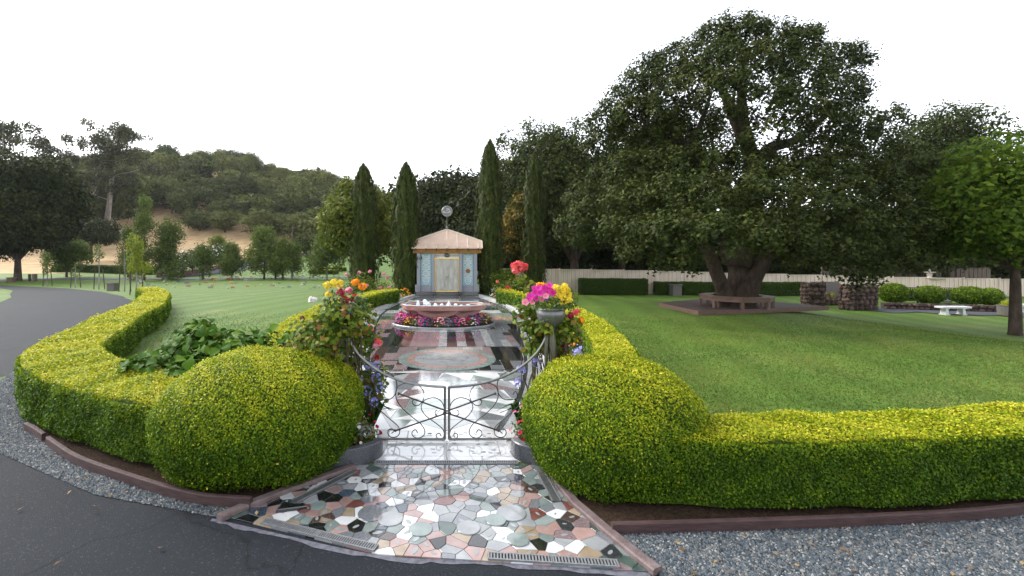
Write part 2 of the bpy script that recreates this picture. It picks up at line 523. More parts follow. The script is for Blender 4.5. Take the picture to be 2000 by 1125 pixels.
# ================================================================ GROUND
def polar_sheet(name, u0, u1, nu, ys, keep):
    us = np.linspace(u0, u1, nu)
    Y, U = np.meshgrid(ys, us, indexing='ij')
    X = (U - CX) / FPX * np.maximum(Y, 3)
    Zz = gz(X, Y)
    V = np.stack([X, Y, Zz], -1).reshape(-1, 3)
    i, j = np.meshgrid(np.arange(len(ys) - 1), np.arange(nu - 1), indexing='ij')
    a = (i * nu + j).ravel()
    F = np.stack([a, a + 1, a + nu + 1, a + nu], 1)
    c = V[F].mean(1)
    F = F[keep(c[:, 0], c[:, 1])]
    used = np.unique(F); remap = -np.ones(len(V), int); remap[used] = np.arange(len(used))
    return np_mesh(name, V[used], remap[F], smooth=True)

def tan_line(u):
    return np.interp(u, [-2000, 60, 240, 440, 520, 560, 720, 900], [66, 66, 67, 78, 96, 108, 110, 112])
def is_tan(x, y):
    u = CX + FPX * x / np.maximum(y, 1)
    return (y > tan_line(u)) & (u < 900)
ys = np.concatenate([np.linspace(-14, 20, 35), np.linspace(20.5, 62, 60), np.linspace(62.6, 130, 120), np.linspace(131, 230, 70), [260, 320, 420, 600, 900, 1400, 2200]])
lawn_me = polar_sheet('lawn', -2600, 4200, 420, ys, lambda x, y: ~is_tan(x, y))
struct('lawn', lawn_me, M['lawn'])
hill_me = polar_sheet('dry_hillside', -2600, 4200, 420, ys, is_tan)
struct('dry_hillside', hill_me, M['dry'])

# asphalt drive in the foreground, sweeping round to the left and away
road_right = [(1.70, 3.36), (0.3, 3.55), (-0.52, 3.65), (-1.90, 4.08), (-3.35, 4.47), (-5.10, 5.36), (-7.1, 6.45), (-8.6, 7.6), (-8.5, 8.4), (-8.35, 9.6), (-8.75, 11.0), (-9.7, 13.5), (-12.0, 17.0), (-14.1, 20.4), (-16.0, 23.2), (-18.9, 26.5), (-23.1, 30.5), (-30.0, 35.9), (-37.4, 40.0), (-48, 45.5), (-62, 52)]
road_left = [(-75, 44), (-50, 39.2), (-34.6, 35.3), (-31.0, 32.5), (-26.9, 28.0), (-24.5, 25.6), (-22.1, 22.5), (-21.5, 18), (-22, 10), (-24, -12), (9, -12), (9, 2.2), (3, 2.8)]
sheet('asphalt_drive', road_right + road_left, 0.004, M['asphalt'])
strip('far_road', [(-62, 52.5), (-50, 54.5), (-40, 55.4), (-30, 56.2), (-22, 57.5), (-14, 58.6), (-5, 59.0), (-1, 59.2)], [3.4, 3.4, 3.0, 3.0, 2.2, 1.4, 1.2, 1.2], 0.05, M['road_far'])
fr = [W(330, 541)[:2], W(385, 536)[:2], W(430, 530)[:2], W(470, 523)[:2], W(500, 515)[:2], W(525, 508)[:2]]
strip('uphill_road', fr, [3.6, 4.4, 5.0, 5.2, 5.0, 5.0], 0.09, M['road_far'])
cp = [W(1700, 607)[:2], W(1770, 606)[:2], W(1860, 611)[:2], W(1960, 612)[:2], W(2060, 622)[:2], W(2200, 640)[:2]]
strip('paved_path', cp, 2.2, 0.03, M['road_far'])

# gravel: a bed on each side, loose stones on top
g_left = [(-8.2, 8.35), (-9.45, 8.3), (-8.8, 7.3), (-7.2, 6.35), (-5.15, 5.27), (-3.4, 4.38), (-2.0, 3.99), (-1.80, 4.12), (-2.35, 4.22), (-3.25, 4.6), (-4.15, 5.05), (-5.15, 5.75), (-5.95, 6.6), (-6.9, 7.7), (-7.6, 8.6), (-8.3, 9.6), (-8.9, 9.6)]
g_right = [(1.52, 3.27), (3, 2.82), (9, 2.3), (12, 2.3), (12, 5.6), (8.5, 4.6), (5.1, 4.02), (3.6, 3.86), (2.25, 3.78), (1.36, 3.74)]
g_back = [(-14.4, 20.3), (-14.0, 19.2), (-12.1, 17.2), (-11.4, 17.6), (-11.7, 18.9), (-13.4, 21.5), (-15.4, 22.6)]
def in_poly(x, y, poly):
    c = np.zeros(len(x), bool)
    for i in range(len(poly)):
        (x1, y1), (x2, y2) = poly[i], poly[i - 1]
        hit = ((y1 > y) != (y2 > y)) & (x < (x2 - x1) * (y - y1) / (y2 - y1 + 1e-12) + x1)
        c ^= hit
    return c
def gravel(name, poly, box, n, seed, smin=0.012, smax=0.026):
    rng = np.random.default_rng(seed)
    x = rng.uniform(box[0], box[1], n); y = rng.uniform(box[2], box[3], n)
    k = in_poly(x, y, poly); x, y = x[k], y[k]
    n = len(x)
    # squashed octahedra, randomly turned
    base = np.array([(1, 0, -.45), (0, 1, -.45), (-1, 0, -.45), (0, -1, -.45), (0, 0, 0.8)], float)
    F0 = np.array([(0, 1, 4), (1, 2, 4), (2, 3, 4), (3, 0, 4)])      # the buried undersides are left open
    s = rng.uniform(smin, smax, n) * np.where(rng.random(n) < 0.05, 1.5, 1)
    V = base[None] * (1 + rng.uniform(-0.35, 0.35, (n, 5, 3)))
    V *= (s[:, None] * rng.uniform(0.6, 1.1, (n, 3)))[:, None, :] * np.array([1, 1, .75])
    t = rng.uniform(0, 2 * PI, n); ca, sa = np.cos(t)[:, None], np.sin(t)[:, None]
    X = V[:, :, 0] * ca - V[:, :, 1] * sa; Yy = V[:, :, 0] * sa + V[:, :, 1] * ca
    V = np.stack([X + x[:, None], Yy + y[:, None], V[:, :, 2] + (s * 0.45)[:, None] + 0.008], -1)
    F = (np.arange(n) * 5)[:, None, None] + F0[None]
    tint = np.repeat(rng.random(n), 5)
    o = obj(name, np_mesh(name, V.reshape(-1, 3), F.reshape(-1, 3), tint), M['gravel'])
    o['kind'] = 'stuff'
    return o
M['gravel'] = leafmat('gravel_stones', [(0.0, (0.036, 0.046, 0.055)), (0.35, (0.068, 0.084, 0.098)), (0.7, (0.112, 0.130, 0.146)), (0.88, (0.165, 0.145, 0.122)), (1.0, (0.31, 0.32, 0.32))], trans=0, rough=0.75)
sheet('gravel_bed', g_left, 0.008, M['gravel_base'])
sheet('gravel_bed', g_right, 0.008, M['gravel_base'])
sheet('gravel_bed', g_back, 0.010, M['gravel_base'])
tag(gravel('gravel', g_left, (-9.6, -1.5, 3.9, 9.7), 260000, 1, 0.009, 0.018), 'loose blue grey gravel between the left hedge and the drive')
tag(gravel('gravel', g_right, (1.3, 7.5, 2.9, 4.6), 88000, 2, 0.008, 0.0165), 'loose blue grey gravel in front of the right hedge')

# soil beds under the hedges
s_left = [(-1.75, 4.17), (-2.35, 4.25), (-3.25, 4.63), (-4.15, 5.08), (-5.15, 5.78), (-5.9, 6.6), (-6.6, 7.6), (-5.6, 7.6), (-4.9, 6.9), (-4.2, 6.5), (-3, 7.0), (-1.3, 6.5), (-0.95, 5.0)]
s_right = [(1.36, 3.78), (2.25, 3.82), (3.6, 3.90), (5.1, 4.06), (8.5, 4.66), (8.4, 5.6), (6, 5.0), (3.0, 4.75), (2.6, 6.3), (1.3, 6.4), (1.02, 5.0)]
sheet('soil_bed', s_left, 0.014, M['soil'])
sheet('soil_bed', s_right, 0.014, M['soil'])
for sgn in (-1, 1):
    bed = [(1.0, 5.25), (1.4, 5.35), (2.3, 6.4), (3.0, 8), (3.6, 10), (4.1, 13), (4.2, 16), (3.8, 19), (3.1, 22), (2.2, 25.6), (1.9, 26), (2.6, 22), (2.75, 16), (2.3, 12.8), (1.8, 9.3), (1.1, 6.5)]
    sheet('flower_bed', [(sgn * a, b) for a, b in bed], 0.010, M['soil'])

sheet('rear_ground', [(-80, -60), (80, -60), (80, 2.9), (-80, 2.9)], -0.012, M['lawn'])
# short grass blades on the nearer lawn
def grass(name, n, box, seed, ok):
    rng = np.random.default_rng(seed)
    y = box[2] + (box[3] - box[2]) * rng.random(n) ** 1.7
    x = rng.uniform(box[0], box[1], n)
    k = ok(x, y) & (rng.random(n) < np.clip((box[3] - y) / 9, 0, 1)); x, y = x[k], y[k]; n = len(x)
    z = gz(x, y)
    t = rng.uniform(0, PI, n); h = rng.uniform(0.014, 0.032, n) * (1 + (y - 7) * 0.03); w = 0.009 * (1 + (y - 6) * 0.05)
    lx, ly = rng.normal(0, 0.02, n), rng.normal(0, 0.02, n)
    V = np.empty((n, 3, 3))
    V[:, 0] = np.stack([x - np.cos(t) * w, y - np.sin(t) * w, z], 1)
    V[:, 1] = np.stack([x + np.cos(t) * w, y + np.sin(t) * w, z], 1)
    V[:, 2] = np.stack([x + lx, y + ly, z + h], 1)
    patch = 0.5 + 0.28 * np.sin(x * 1.3 + np.sin(y * .9) * 1.5) * np.sin(y * 1.7 + np.sin(x * 0.8)) + rng.normal(0, 0.2, n)
    o = obj(name, np_mesh(name, V.reshape(-1, 3), np.arange(n * 3).reshape(n, 3), np.repeat(np.clip(patch, 0, 1), 3)), M['blades'])
    o['kind'] = 'stuff'
    return o
M['blades'] = leafmat('grass_blades', [(0, (0.052, 0.100, 0.022)), (0.55, (0.104, 0.166, 0.044)), (0.9, (0.20, 0.215, 0.07)), (1, (0.26, 0.23, 0.11))], 0.3, 0.6, 0.12)
tag(grass('grass', 190000, (2.6, 20, 4.9, 19), 5, lambda x, y: (x > np.interp(y, [5, 5.6, 7, 9, 11.5, 14, 20], [3.0, 2.75, 3.15, 3.62, 4.05, 4.3, 4.3])) & (y > 4.9 + np.maximum(x - 6, 0) * .2)), 'short mown grass of the right lawn')
tag(grass('grass', 45000, (-11, -2.6, 6.0, 19), 6, lambda x, y: (x < -np.interp(y, [5, 7, 9, 11.2, 14, 20], [2.6, 3.1, 3.75, 4.2, 4.4, 4.3])) & (x > np.interp(y, [6.5, 7.5, 8.2, 9.5, 11, 12.5, 15, 18], [-4.6, -5.6, -6.2, -6.9, -7.6, -8.3, -9.3, -10.9]))), 'short mown grass of the left lawn')

# ================================================================ EDGINGS AND KERBS
def rail(mb, path, w, h, z=0.0):
    pts = path; n = len(pts); vs = []; fs = []
    for i, p in enumerate(pts):
        a, b = pts[max(i - 1, 0)], pts[min(i + 1, n - 1)]
        d = Vector((b[0] - a[0], b[1] - a[1])).normalized(); nx, ny = -d.y * w / 2, d.x * w / 2
        z0 = z + Z(p[0], p[1]); e = min(0.012, w * 0.2)
        for k, zz in ((1, 0), (1, h - e), (1 - 2 * e / w, h), (-1 + 2 * e / w, h), (-1, h - e), (-1, 0)):
            vs.append((p[0] + nx * k, p[1] + ny * k, z0 + zz))
    for i in range(n - 1):
        for j in range(5):
            fs.append((i * 6 + j, i * 6 + 6 + j, i * 6 + 7 + j, i * 6 + 1 + j))
    fs.append((0, 1, 2, 3, 4, 5)); e = (n - 1) * 6; fs.append((e + 5, e + 4, e + 3, e + 2, e + 1, e))
    return mb.add(vs, fs)

def edging(name, label, path, cuts, w, h, m, z=0.0):
    t = thing(name, label, 'garden edging', (path[0][0], path[0][1], 0))
    pts = crom(path, 8); n = len(pts)
    for a, b in cuts:
        i0, i1 = int(a * (n - 1)), int(b * (n - 1))
        seg = pts[i0:i1 + 1]
        mb = MB(); rail(mb, [(p[0] - path[0][0], p[1] - path[0][1]) for p in seg], w, h, z)
        mb.build('board', m, t)
    return t
edging('garden_edging', 'dark red wooden edging board curving round the foot of the left hedge',
       [(-5.55, 6.0), (-5.2, 5.78), (-4.15, 5.06), (-3.25, 4.61), (-2.35, 4.23), (-1.78, 4.14)], [(0, 0.27), (0.275, 0.6), (0.605, 1)], 0.05, 0.11, M['edging'])
edging('garden_edging', 'dark red wooden edging board along the soil in front of the right hedge',
       [(1.36, 3.76), (2.25, 3.80), (3.6, 3.88), (5.1, 4.04), (8.5, 4.64)], [(0, 0.16), (0.165, 0.55), (0.555, 1)], 0.05, 0.10, M['edging'])
edging('garden_edging', 'thin grey wooden edging strip where left hedge meets the lawn',
       [(-6.3, 7.75), (-6.6, 8.7), (-6.95, 9.5), (-7.9, 11.2), (-8.7, 13.2)], [(0, 0.5), (0.503, 1)], 0.04, 0.05, M['road_far'])
k = thing('sloping_kerb', 'rosy concrete kerb slanting along the left side of the mosaic apron', 'kerb', (-1.98, 3.95, 0))
mb = MB(); rail(mb, [(0, 0), (0.16, 0.2), (0.46, 0.5), (0.98, 0.96)], 0.09, 0.055); mb.build('kerb_stone', M['kerb_pink'], k)
k = thing('sloping_kerb', 'rosy concrete kerb slanting along the right side of the mosaic apron', 'kerb', (1.52, 3.28, 0))
mb = MB(); rail(mb, [(0, 0), (-0.07, 0.16), (-0.2, 0.5), (-0.34, 0.9), (-0.42, 1.4)], 0.09, 0.055); mb.build('kerb_stone', M['kerb_pink'], k)

# ================================================================ MOSAIC APRON (crazy paving of polished stone)
rng = np.random.default_rng(11)
AP = ccw([(-1.93, 3.99), (-0.52, 3.49), (1.45, 3.30), (1.03, 4.98), (-1.0, 4.98)])
apron = sheet('mosaic_apron', AP, 0.010, M['grout'])
pts = []
while len(pts) < 292:
    p = (rng.uniform(-2, 1.55), rng.uniform(3.25, 5.0))
    if not in_poly(np.array([p[0]]), np.array([p[1]]), AP)[0]: continue
    dmin = 0.098 if p[1] > 3.8 else 0.11
    if all((p[0] - q[0]) ** 2 + (p[1] - q[1]) ** 2 > dmin ** 2 * (0.45 if len(pts) > 170 else 1) for q in pts) or rng.random() < 0.002:
        pts.append(p)
def voronoi(pts, bound):
    out = []
    for i, p in enumerate(pts):
        poly = list(bound)
        near = sorted((q for j, q in enumerate(pts) if j != i), key=lambda q: (q[0] - p[0]) ** 2 + (q[1] - p[1]) ** 2)[:22]
        for q in near:
            a, b = q[0] - p[0], q[1] - p[1]
            c = (q[0] ** 2 + q[1] ** 2 - p[0] ** 2 - p[1] ** 2) / 2
            poly = clip_half(poly, a, b, c - 0.0022 * math.hypot(a, b))
            if len(poly) < 3: break
        out.append(poly)
    return out
pal = ['white', 'white', 'pale', 'pale', 'palegreen', 'palegreen', 'grey', 'blue', 'green', 'dark', 'black', 'brown', 'mauve', 'pink', 'pink', 'tan', 'tan', 'red', 'grey', 'brown', 'black', 'dark', 'green', 'blue', 'black', 'mauve']
inlays = MB()
for poly in voronoi(pts, AP):
    if len(poly) < 3 or area(poly) < 0.0015: continue
    mb = MB(); mb.prism(poly, 0.004, 0.016 + rng.uniform(0, 0.0012), 0.002)
    cx = sum(p[0] for p in poly) / len(poly); cy = sum(p[1] for p in poly) / len(poly)
    edge = abs(cx) > 0.75 + (4.9 - cy) * 0.25
    nm = pal[rng.integers(len(pal))] if edge or rng.random() < 0.4 else ['white', 'pale', 'palegreen', 'grey', 'white', 'pink', 'tan', 'pale'][rng.integers(8)]
    mb.build('stone', M[nm], apron)
    if rng.random() < 0.30:                     # small leaf-shaped inlays
        a = rng.uniform(0, PI); s = rng.uniform(0.02, 0.05)
        q = [(cx + s * math.cos(t) * math.cos(a) - s * .45 * math.sin(t) * math.sin(a), cy + s * math.cos(t) * math.sin(a) + s * .45 * math.sin(t) * math.cos(a)) for t in [k * PI / 4 for k in range(8)]]
        inlays.prism(q, 0.012, 0.0183)
o = inlays.build('leaf_inlay', M['pale'], apron); o['kind'] = 'stuff'
PZ = [0.0225]
def plate(c, r, m, bite=None):
    mb = MB(); PZ[0] += 0.0007
    q = [(c[0] + r * math.cos(t), c[1] + r * math.sin(t)) for t in [k * PI / 12 for k in range(24)]]
    mb.prism(q, 0.012, PZ[0], 0.002); mb.build('round_stone', m, apron)
for (x, y, r, nm) in [(-0.66, 4.04, .13, 'grey'), (-0.49, 3.95, .11, 'pale'), (-0.22, 3.80, .10, 'palegreen'), (0.18, 3.82, .10, 'pale'), (0.57, 4.04, .13, 'pale'), (0.42, 3.93, .09, 'palegreen'), (0.57, 3.66, .09, 'palegreen')]:
    plate((x, y), r, M[nm])
# long steel cover strips and drain grates
def grate(label, p0, p1, w, nseg, z, bars):
    p0, p1 = Vector(p0), Vector(p1); L = (p1 - p0).length; rz = math.atan2(p1.y - p0.y, p1.x - p0.x)
    t = thing('drain_grate', label, 'drain grate', (p0.x, p0.y, z), rz)
    mb = MB(); mb.box((L / 2, 0, 0.003), (L, w - 0.014, 0.006)); mb.build('channel', M['pit'], t)
    for s in range(nseg):
        a, b = L * s / nseg + 0.002, L * (s + 1) / nseg - 0.002
        f = MB()
        f.box(((a + b) / 2, w / 2 - .006, .007), (b - a, .012, .014)); f.box(((a + b) / 2, -w / 2 + .006, .007), (b - a, .012, .014))
        f.box((a + .005, 0, .0068), (.010, w - .024, .0134)); f.box((b - .005, 0, .0068), (.010, w - .024, .0134))
        f.build('frame', M['grate'], t)
        nb = bars
        bb = MB()
        for i in range(1, nb):
            x = a + (b - a) * i / nb
            bb.box((x, 0, .0066), ((b - a) / nb * 0.5, w - .024, .0128))
        o = bb.build('bars', M['grate'], t); o['kind'] = 'stuff'
    return t
grate('long slotted metal drain grate crossing the path just before the gate', (-0.80, 5.03), (0.79, 5.03), 0.075, 3, 0.012, 26)
grate('slotted metal drain grate at the left of the apron beside the asphalt', (-1.58, 3.915), (-0.55, 3.545), 0.085, 2, 0.018, 26)
grate('slotted metal drain grate at the right front corner of the apron', (0.31, 3.455), (1.27, 3.365), 0.085, 2, 0.018, 20)
for lab, a, b in (('flat steel cover strip on the left edge of the mosaic apron', (-1.42, 4.22), (-0.98, 4.82)), ('flat steel cover strip half under the right round bush', (0.99, 4.78), (1.02, 4.23))):
    a, b = Vector(a), Vector(b); L = (b - a).length
    t = thing('cover_strip', lab, 'metal cover', (a.x, a.y, 0.018), math.atan2(b.y - a.y, b.x - a.x))
    mb = MB(); mb.box((L / 2, 0, .004), (L, .09, .008)); mb.build('plate', M['steel_dull'], t)
    mb = MB()
    for s in (-1, 1): mb.box((L / 2, s * .038, .0105), (L, .010, .006))
    mb.build('rim', M['grate'], t)
mb = MB(); mb.prism(ccw([(-.10, -.04), (.16, .02), (-.08, .10)]), 0, .03, .008)
tag(mb.build('stone_shard', M['black'], None, loc=(-1.42, 4.08, 0.02)), 'black pointed stone shard lying at the left edge of the mosaic apron', 'stone')
# greyish mortar smear where apron meets asphalt
def smear(name, path, w, m):
    pts = crom(path, 10); V = []; F = []
    rg = random.Random(4)
    for i, p in enumerate(pts):
        V += [(p[0], p[1] + .012, .0075), (p[0], p[1] - w * rg.uniform(.4, 1.2), .0075)]
    for i in range(len(pts) - 1): F.append((2 * i, 2 * i + 1, 2 * i + 3, 2 * i + 2))
    me = bpy.data.meshes.new(name); me.from_pydata(V, [], F); me.update()
    return struct(name, me, m)
M['mortar'] = mat('mortar_smear', (0.05, 0.05, 0.065), (0.13, 0.13, 0.16), 0.8, 20)
smear('mortar_edge', [(-2.05, 3.965), (-1.55, 3.80), (-0.52, 3.48), (0.3, 3.41), (1.46, 3.285)], 0.045, M['mortar'])

# ================================================================ COURTYARD FLOOR
T_Y = [5.07, 5.3, 5.6, 6.5, 7.5, 9.3, 11, 12.8, 14.5, 16, 18.6, 21.5, 24, 26.0]
T_X = [0.83, 0.83, 0.86, 1.18, 1.52, 1.93, 2.18, 2.38, 2.6, 2.75, 2.87, 2.62, 2.2, 1.8]
_ty = np.linspace(5.07, 26.0, 120)
_pc = crom(list(zip(T_Y, T_X)), 10)
TYs, TXs = np.array([p[0] for p in _pc]), np.array([p[1] for p in _pc])
def th(y): return float(np.interp(y, TYs, TXs))
outline = [(th(y), y) for y in np.linspace(5.07, 26.2, 46)]
M['grout_pale'] = mat('pale_grout', (0.30, 0.30, 0.305), (0.42, 0.42, 0.42), .4, 20, .5)
floor = sheet('courtyard_floor', outline + [(-a, b) for a, b in reversed(outline)], 0.006, M['grout_pale'])
rng = np.random.default_rng(21)
n_tiles = 0
def clipbar(poly, ins):
    """clip a tile to the inner field of the courtyard"""
    y0, y1 = min(p[1] for p in poly), max(p[1] for p in poly)
    t0, t1 = th(y0) - ins, th(y1) - ins
    k = (t1 - t0) / (y1 - y0 + 1e-9)
    for s in (1, -1):
        poly = clip_half(poly, s, -k, t0 - k * y0)
        if len(poly) < 3: return []
    return poly
def tile(poly, nm, ins=0.36, gap=0.008, z=0.012):
    global n_tiles
    poly = clipbar(poly, ins)
    if len(poly) < 3 or area(poly) < 0.004: return
    cx = sum(p[0] for p in poly) / len(poly); cy = sum(p[1] for p in poly) / len(poly)
    q = []
    for p in poly:
        d = math.hypot(p[0] - cx, p[1] - cy) + 1e-9; s = max(0, 1 - gap / d); q.append((cx + (p[0] - cx) * s, cy + (p[1] - cy) * s))
    mb = MB(); mb.prism(ccw(q), 0.004, z + rng.uniform(0, 0.001), 0.002)
    mb.build('tile', M[nm], floor); n_tiles += 1
def rect(x0, x1, y0, y1): return [(x0, y0), (x1, y0), (x1, y1), (x0, y1)]
# front: white tiles, a border row then a wide field
for y0, y1, xs in [(5.09, 5.2, [-.83, -.4, 0, .4, .83]), (5.2, 5.62, [-.86, -.62, 0, .62, .86]), (5.62, 5.95, [-1.2, -.5, .1, .6, 1.2])]:
    for a, b in zip(xs[:-1], xs[1:]): tile(rect(a, b, y0, y1), 'white', ins=0.0)
# shards: rows of paired triangles
y = 5.95
row = 0
while y < 9.05:
    y1 = min(y + 0.42 + 0.03 * row, 9.1)
    t = max(th(y), th(y1)); w = 0.62
    x = -math.ceil(t / w) * w - (0.2 if row % 2 else 0)
    while x < t:
        lean = rng.uniform(0.1, 0.5) * (1 if x < 0 else -1)
        a, b, c, d = (x, y), (x + w, y), (x + w + lean * .3, y1), (x + lean * .3, y1)
        L = ['white', 'white', 'pale', 'palegreen', 'white', 'grey'] if x < -0.1 else ['grey', 'white', 'pale', 'palegreen', 'mauve', 'white', 'grey']
        D = ['grey', 'palegreen', 'mauve', 'pale', 'dark', 'white'] if abs(x) > .5 else ['white', 'pale', 'white', 'palegreen']
        c1, c2 = L[rng.integers(len(L))], D[rng.integers(len(D))]
        if rng.random() < .5: tile([a, b, c], c1); tile([a, c, d], c2)
        else: tile([a, b, d], c1); tile([b, c, d], c2)
        x += w
    y = y1; row += 1
# rectangular key pattern
ystrip = [9.1, 9.95, 11.45, 14.2, 15.4]
for k in range(len(ystrip) - 1):
    y0, y1 = ystrip[k], ystrip[k + 1]
    t = th((y0 + y1) / 2)
    xs = np.arange(-t, t, 1.1)
    for a in xs: tile(rect(a, min(a + 1.1, t), y0, y0 + .07), 'dark')          # thin dark strip between rows
    y0 += .07
    x = -t + rng.uniform(-.2, 0)
    i = 0
    while x < t:
        w = rng.uniform(.20, .28)
        left = x < -0.35
        longc = (['mauve', 'dark', 'mauve', 'black', 'mauve', 'brown', 'dark'] if left else ['grey', 'black', 'pale', 'dark', 'grey', 'black', 'pale'])
        if rng.random() < (.72 if left else .48):
            tile(rect(x, x + w, y0, y1), longc[(i * 2 + k) % len(longc)])
        else:
            parts = max(2, int(round((y1 - y0) / rng.uniform(.50, .80))))
            for q in range(parts):
                tile(rect(x, x + w, y0 + (y1 - y0) * q / parts, y0 + (y1 - y0) * (q + 1) / parts), ['pale', 'dark', 'grey', 'mauve', 'grey'][rng.integers(5)] if not left else ['mauve', 'brown', 'dark', 'mauve'][rng.integers(4)])
        x += w; i += 1
# behind the fountain: larger pieces in pale green, grey and pink, then dark polished slabs before the door
y = 15.4; row = 0
while y < 23.6:
    y1 = y + 0.95
    t = max(th(y), th(y1)); x = -t
    while x < t:
        w = rng.uniform(.7, 1.1)
        tile(rect(x, min(x + w, t), y, y1), ['palegreen', 'pale', 'green', 'grey', 'pink', 'white', 'mauve', 'green'][rng.integers(8)])
        x += w
    y = y1; row += 1
for a, b in [(-2.1, -.7), (-.7, .7), (.7, 2.1)]:
    tile(rect(a, b, 23.7, 24.9), 'dark'); tile(rect(a, b, 24.9, 26.1), 'black')
# pale band and dark line following the outline
yb = np.linspace(6.0, 26.1, 33)
for s in (-1, 1):
    for a, b in zip(yb[:-1], yb[1:]):
        ta, tb = th(a), th(b)
        for o0, o1, nm in ((0.005, 0.27, ['pale', 'white', 'pale'][rng.integers(3)]), (0.275, 0.355, 'dark')):
            q = ccw([(s * (ta - o0), a + .004), (s * (ta - o1), a + .004), (s * (tb - o1), b - .004), (s * (tb - o0), b - .004)])
            mb = MB(); mb.prism(q, .004, .0125, .002); mb.build('band_stone', M[nm], floor)
# round medallion set in the floor
MC = (0.0, 10.15)
def ring(r0, r1, nseg, names, z):
    for k in range(nseg):
        t0, t1 = 2 * PI * k / nseg + .004, 2 * PI * (k + 1) / nseg - .004
        st = 4
        q = [(MC[0] + r1 * math.cos(t0 + (t1 - t0) * i / st), MC[1] + r1 * math.sin(t0 + (t1 - t0) * i / st)) for i in range(st + 1)]
        if r0 > 0: q += [(MC[0] + r0 * math.cos(t1 - (t1 - t0) * i / st), MC[1] + r0 * math.sin(t1 - (t1 - t0) * i / st)) for i in range(st + 1)]
        else: q.append(MC)
        mb = MB(); mb.prism(ccw(q), .004, z, 0); mb.build('medallion_stone', M[names[k % len(names)]], floor)
ring(.905, 1.08, 12, ['palegreen'], .0185)
ring(.73, .90, 12, ['pink'], .0190)
ring(.46, .725, 8, ['pale'], .0185)
ring(.20, .455, 6, ['pale'], .0190)
ring(0, .195, 4, ['pale'], .0185)
# small grey leaf inlays in the white tiles by the gate
lf = MB()
for i in range(46):
    x, y = rng.uniform(-.6, .6), rng.uniform(5.24, 5.9); a = rng.uniform(-.5, .5); s = rng.uniform(.02, .035)
    lf.prism([(x + s * math.cos(t) * math.cos(a) - s * .5 * math.sin(t) * math.sin(a), y + s * math.cos(t) * math.sin(a) + s * .5 * math.sin(t) * math.cos(a)) for t in [k * PI / 4 for k in range(8)]], .010, .0155)
o = lf.build('leaf_inlay', M['pale'], floor); o['kind'] = 'stuff'

# raised white marble kerb round the courtyard, one run each side
M['kerb'] = mat('white_marble_kerb', (0.36, 0.355, 0.35), (0.50, 0.495, 0.49), 0.3, 7, 0.5, bump=.05, objvar=.06)
for s, lab in ((-1, 'white marble kerb curving along the left side of the courtyard'), (1, 'white marble kerb curving along the right side of the courtyard')):
    t = thing('marble_kerb', lab, 'kerb', (s * 2.87, 18.6, 0))
    yk = np.linspace(5.75, 26.1, 27)
    for a, b in zip(yk[:-1], yk[1:]):
        seg = [(s * (th(a + (b - a) * q) + .11) - s * 2.87, a + .006 + (b - a - .012) * q - 18.6) for q in (0, .25, .5, .75, 1)]
        mb = MB(); rail(mb, seg, .22, .10); mb.build('kerb_stone', M['kerb'], t)

# dark granite plinths flanking the way in, curving outwards
M['speckle'] = mat('speckled_dark_granite', (0.012, 0.014, 0.018), (0.12, 0.125, 0.14), 0.18, 130, 0.5, objvar=.05)
for s, lab in ((-1, 'low curved dark granite wall at the left of the gate'), (1, 'low curved dark granite wall at the right of the gate')):
    t = thing('granite_wall', lab, 'low wall', (s * .95, 5.3, 0))
    path = crom([(s * .79, 5.26), (s * .81, 5.17), (s * .88, 5.09), (s * 1.02, 5.00), (s * 1.25, 4.93), (s * 1.6, 4.92)], 5)
    mb = MB(); rail(mb, [(p[0] - s * .95, p[1] - 5.3) for p in path], .10, .20); mb.build('face_stone', M['speckle'], t)
    top = crom([(s * .84, 5.42), (s * .86, 5.28), (s * .93, 5.17), (s * 1.06, 5.07), (s * 1.27, 5.01), (s * 1.6, 5.0)], 5)
    path2 = crom([(s * .82, 5.95), (s * .80, 5.7), (s * .80, 5.30)], 5)
    mb = MB(); rail(mb, [(p[0] - s * .95, p[1] - 5.3) for p in path2], .14, .035); mb.build('end_stone', M['kerb'], t)
# ================================================================ HEDGES
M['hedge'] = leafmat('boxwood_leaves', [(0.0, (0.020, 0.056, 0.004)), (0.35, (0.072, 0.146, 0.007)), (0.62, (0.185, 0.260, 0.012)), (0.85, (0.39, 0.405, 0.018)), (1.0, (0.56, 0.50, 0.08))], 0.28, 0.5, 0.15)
M['hedge_core'] = mat('hedge_inner_twigs', (0.030, 0.055, 0.007), (0.060, 0.085, 0.015), 0.9, 20, 0.1)
M['trim'] = leafmat('clipped_privet', [(0, (0.018, 0.042, 0.008)), (0.5, (0.045, 0.085, 0.016)), (1.0, (0.10, 0.15, 0.03))], 0.25, 0.5)

def resample(path, step):
    P = np.array(crom(path, 10)); d = np.r_[0, np.cumsum(np.linalg.norm(np.diff(P, axis=0), axis=1))]
    n = max(2, int(d[-1] / step)); s = np.linspace(0, d[-1], n)
    return np.stack([np.interp(s, d, P[:, 0]), np.interp(s, d, P[:, 1])], 1), d[-1]

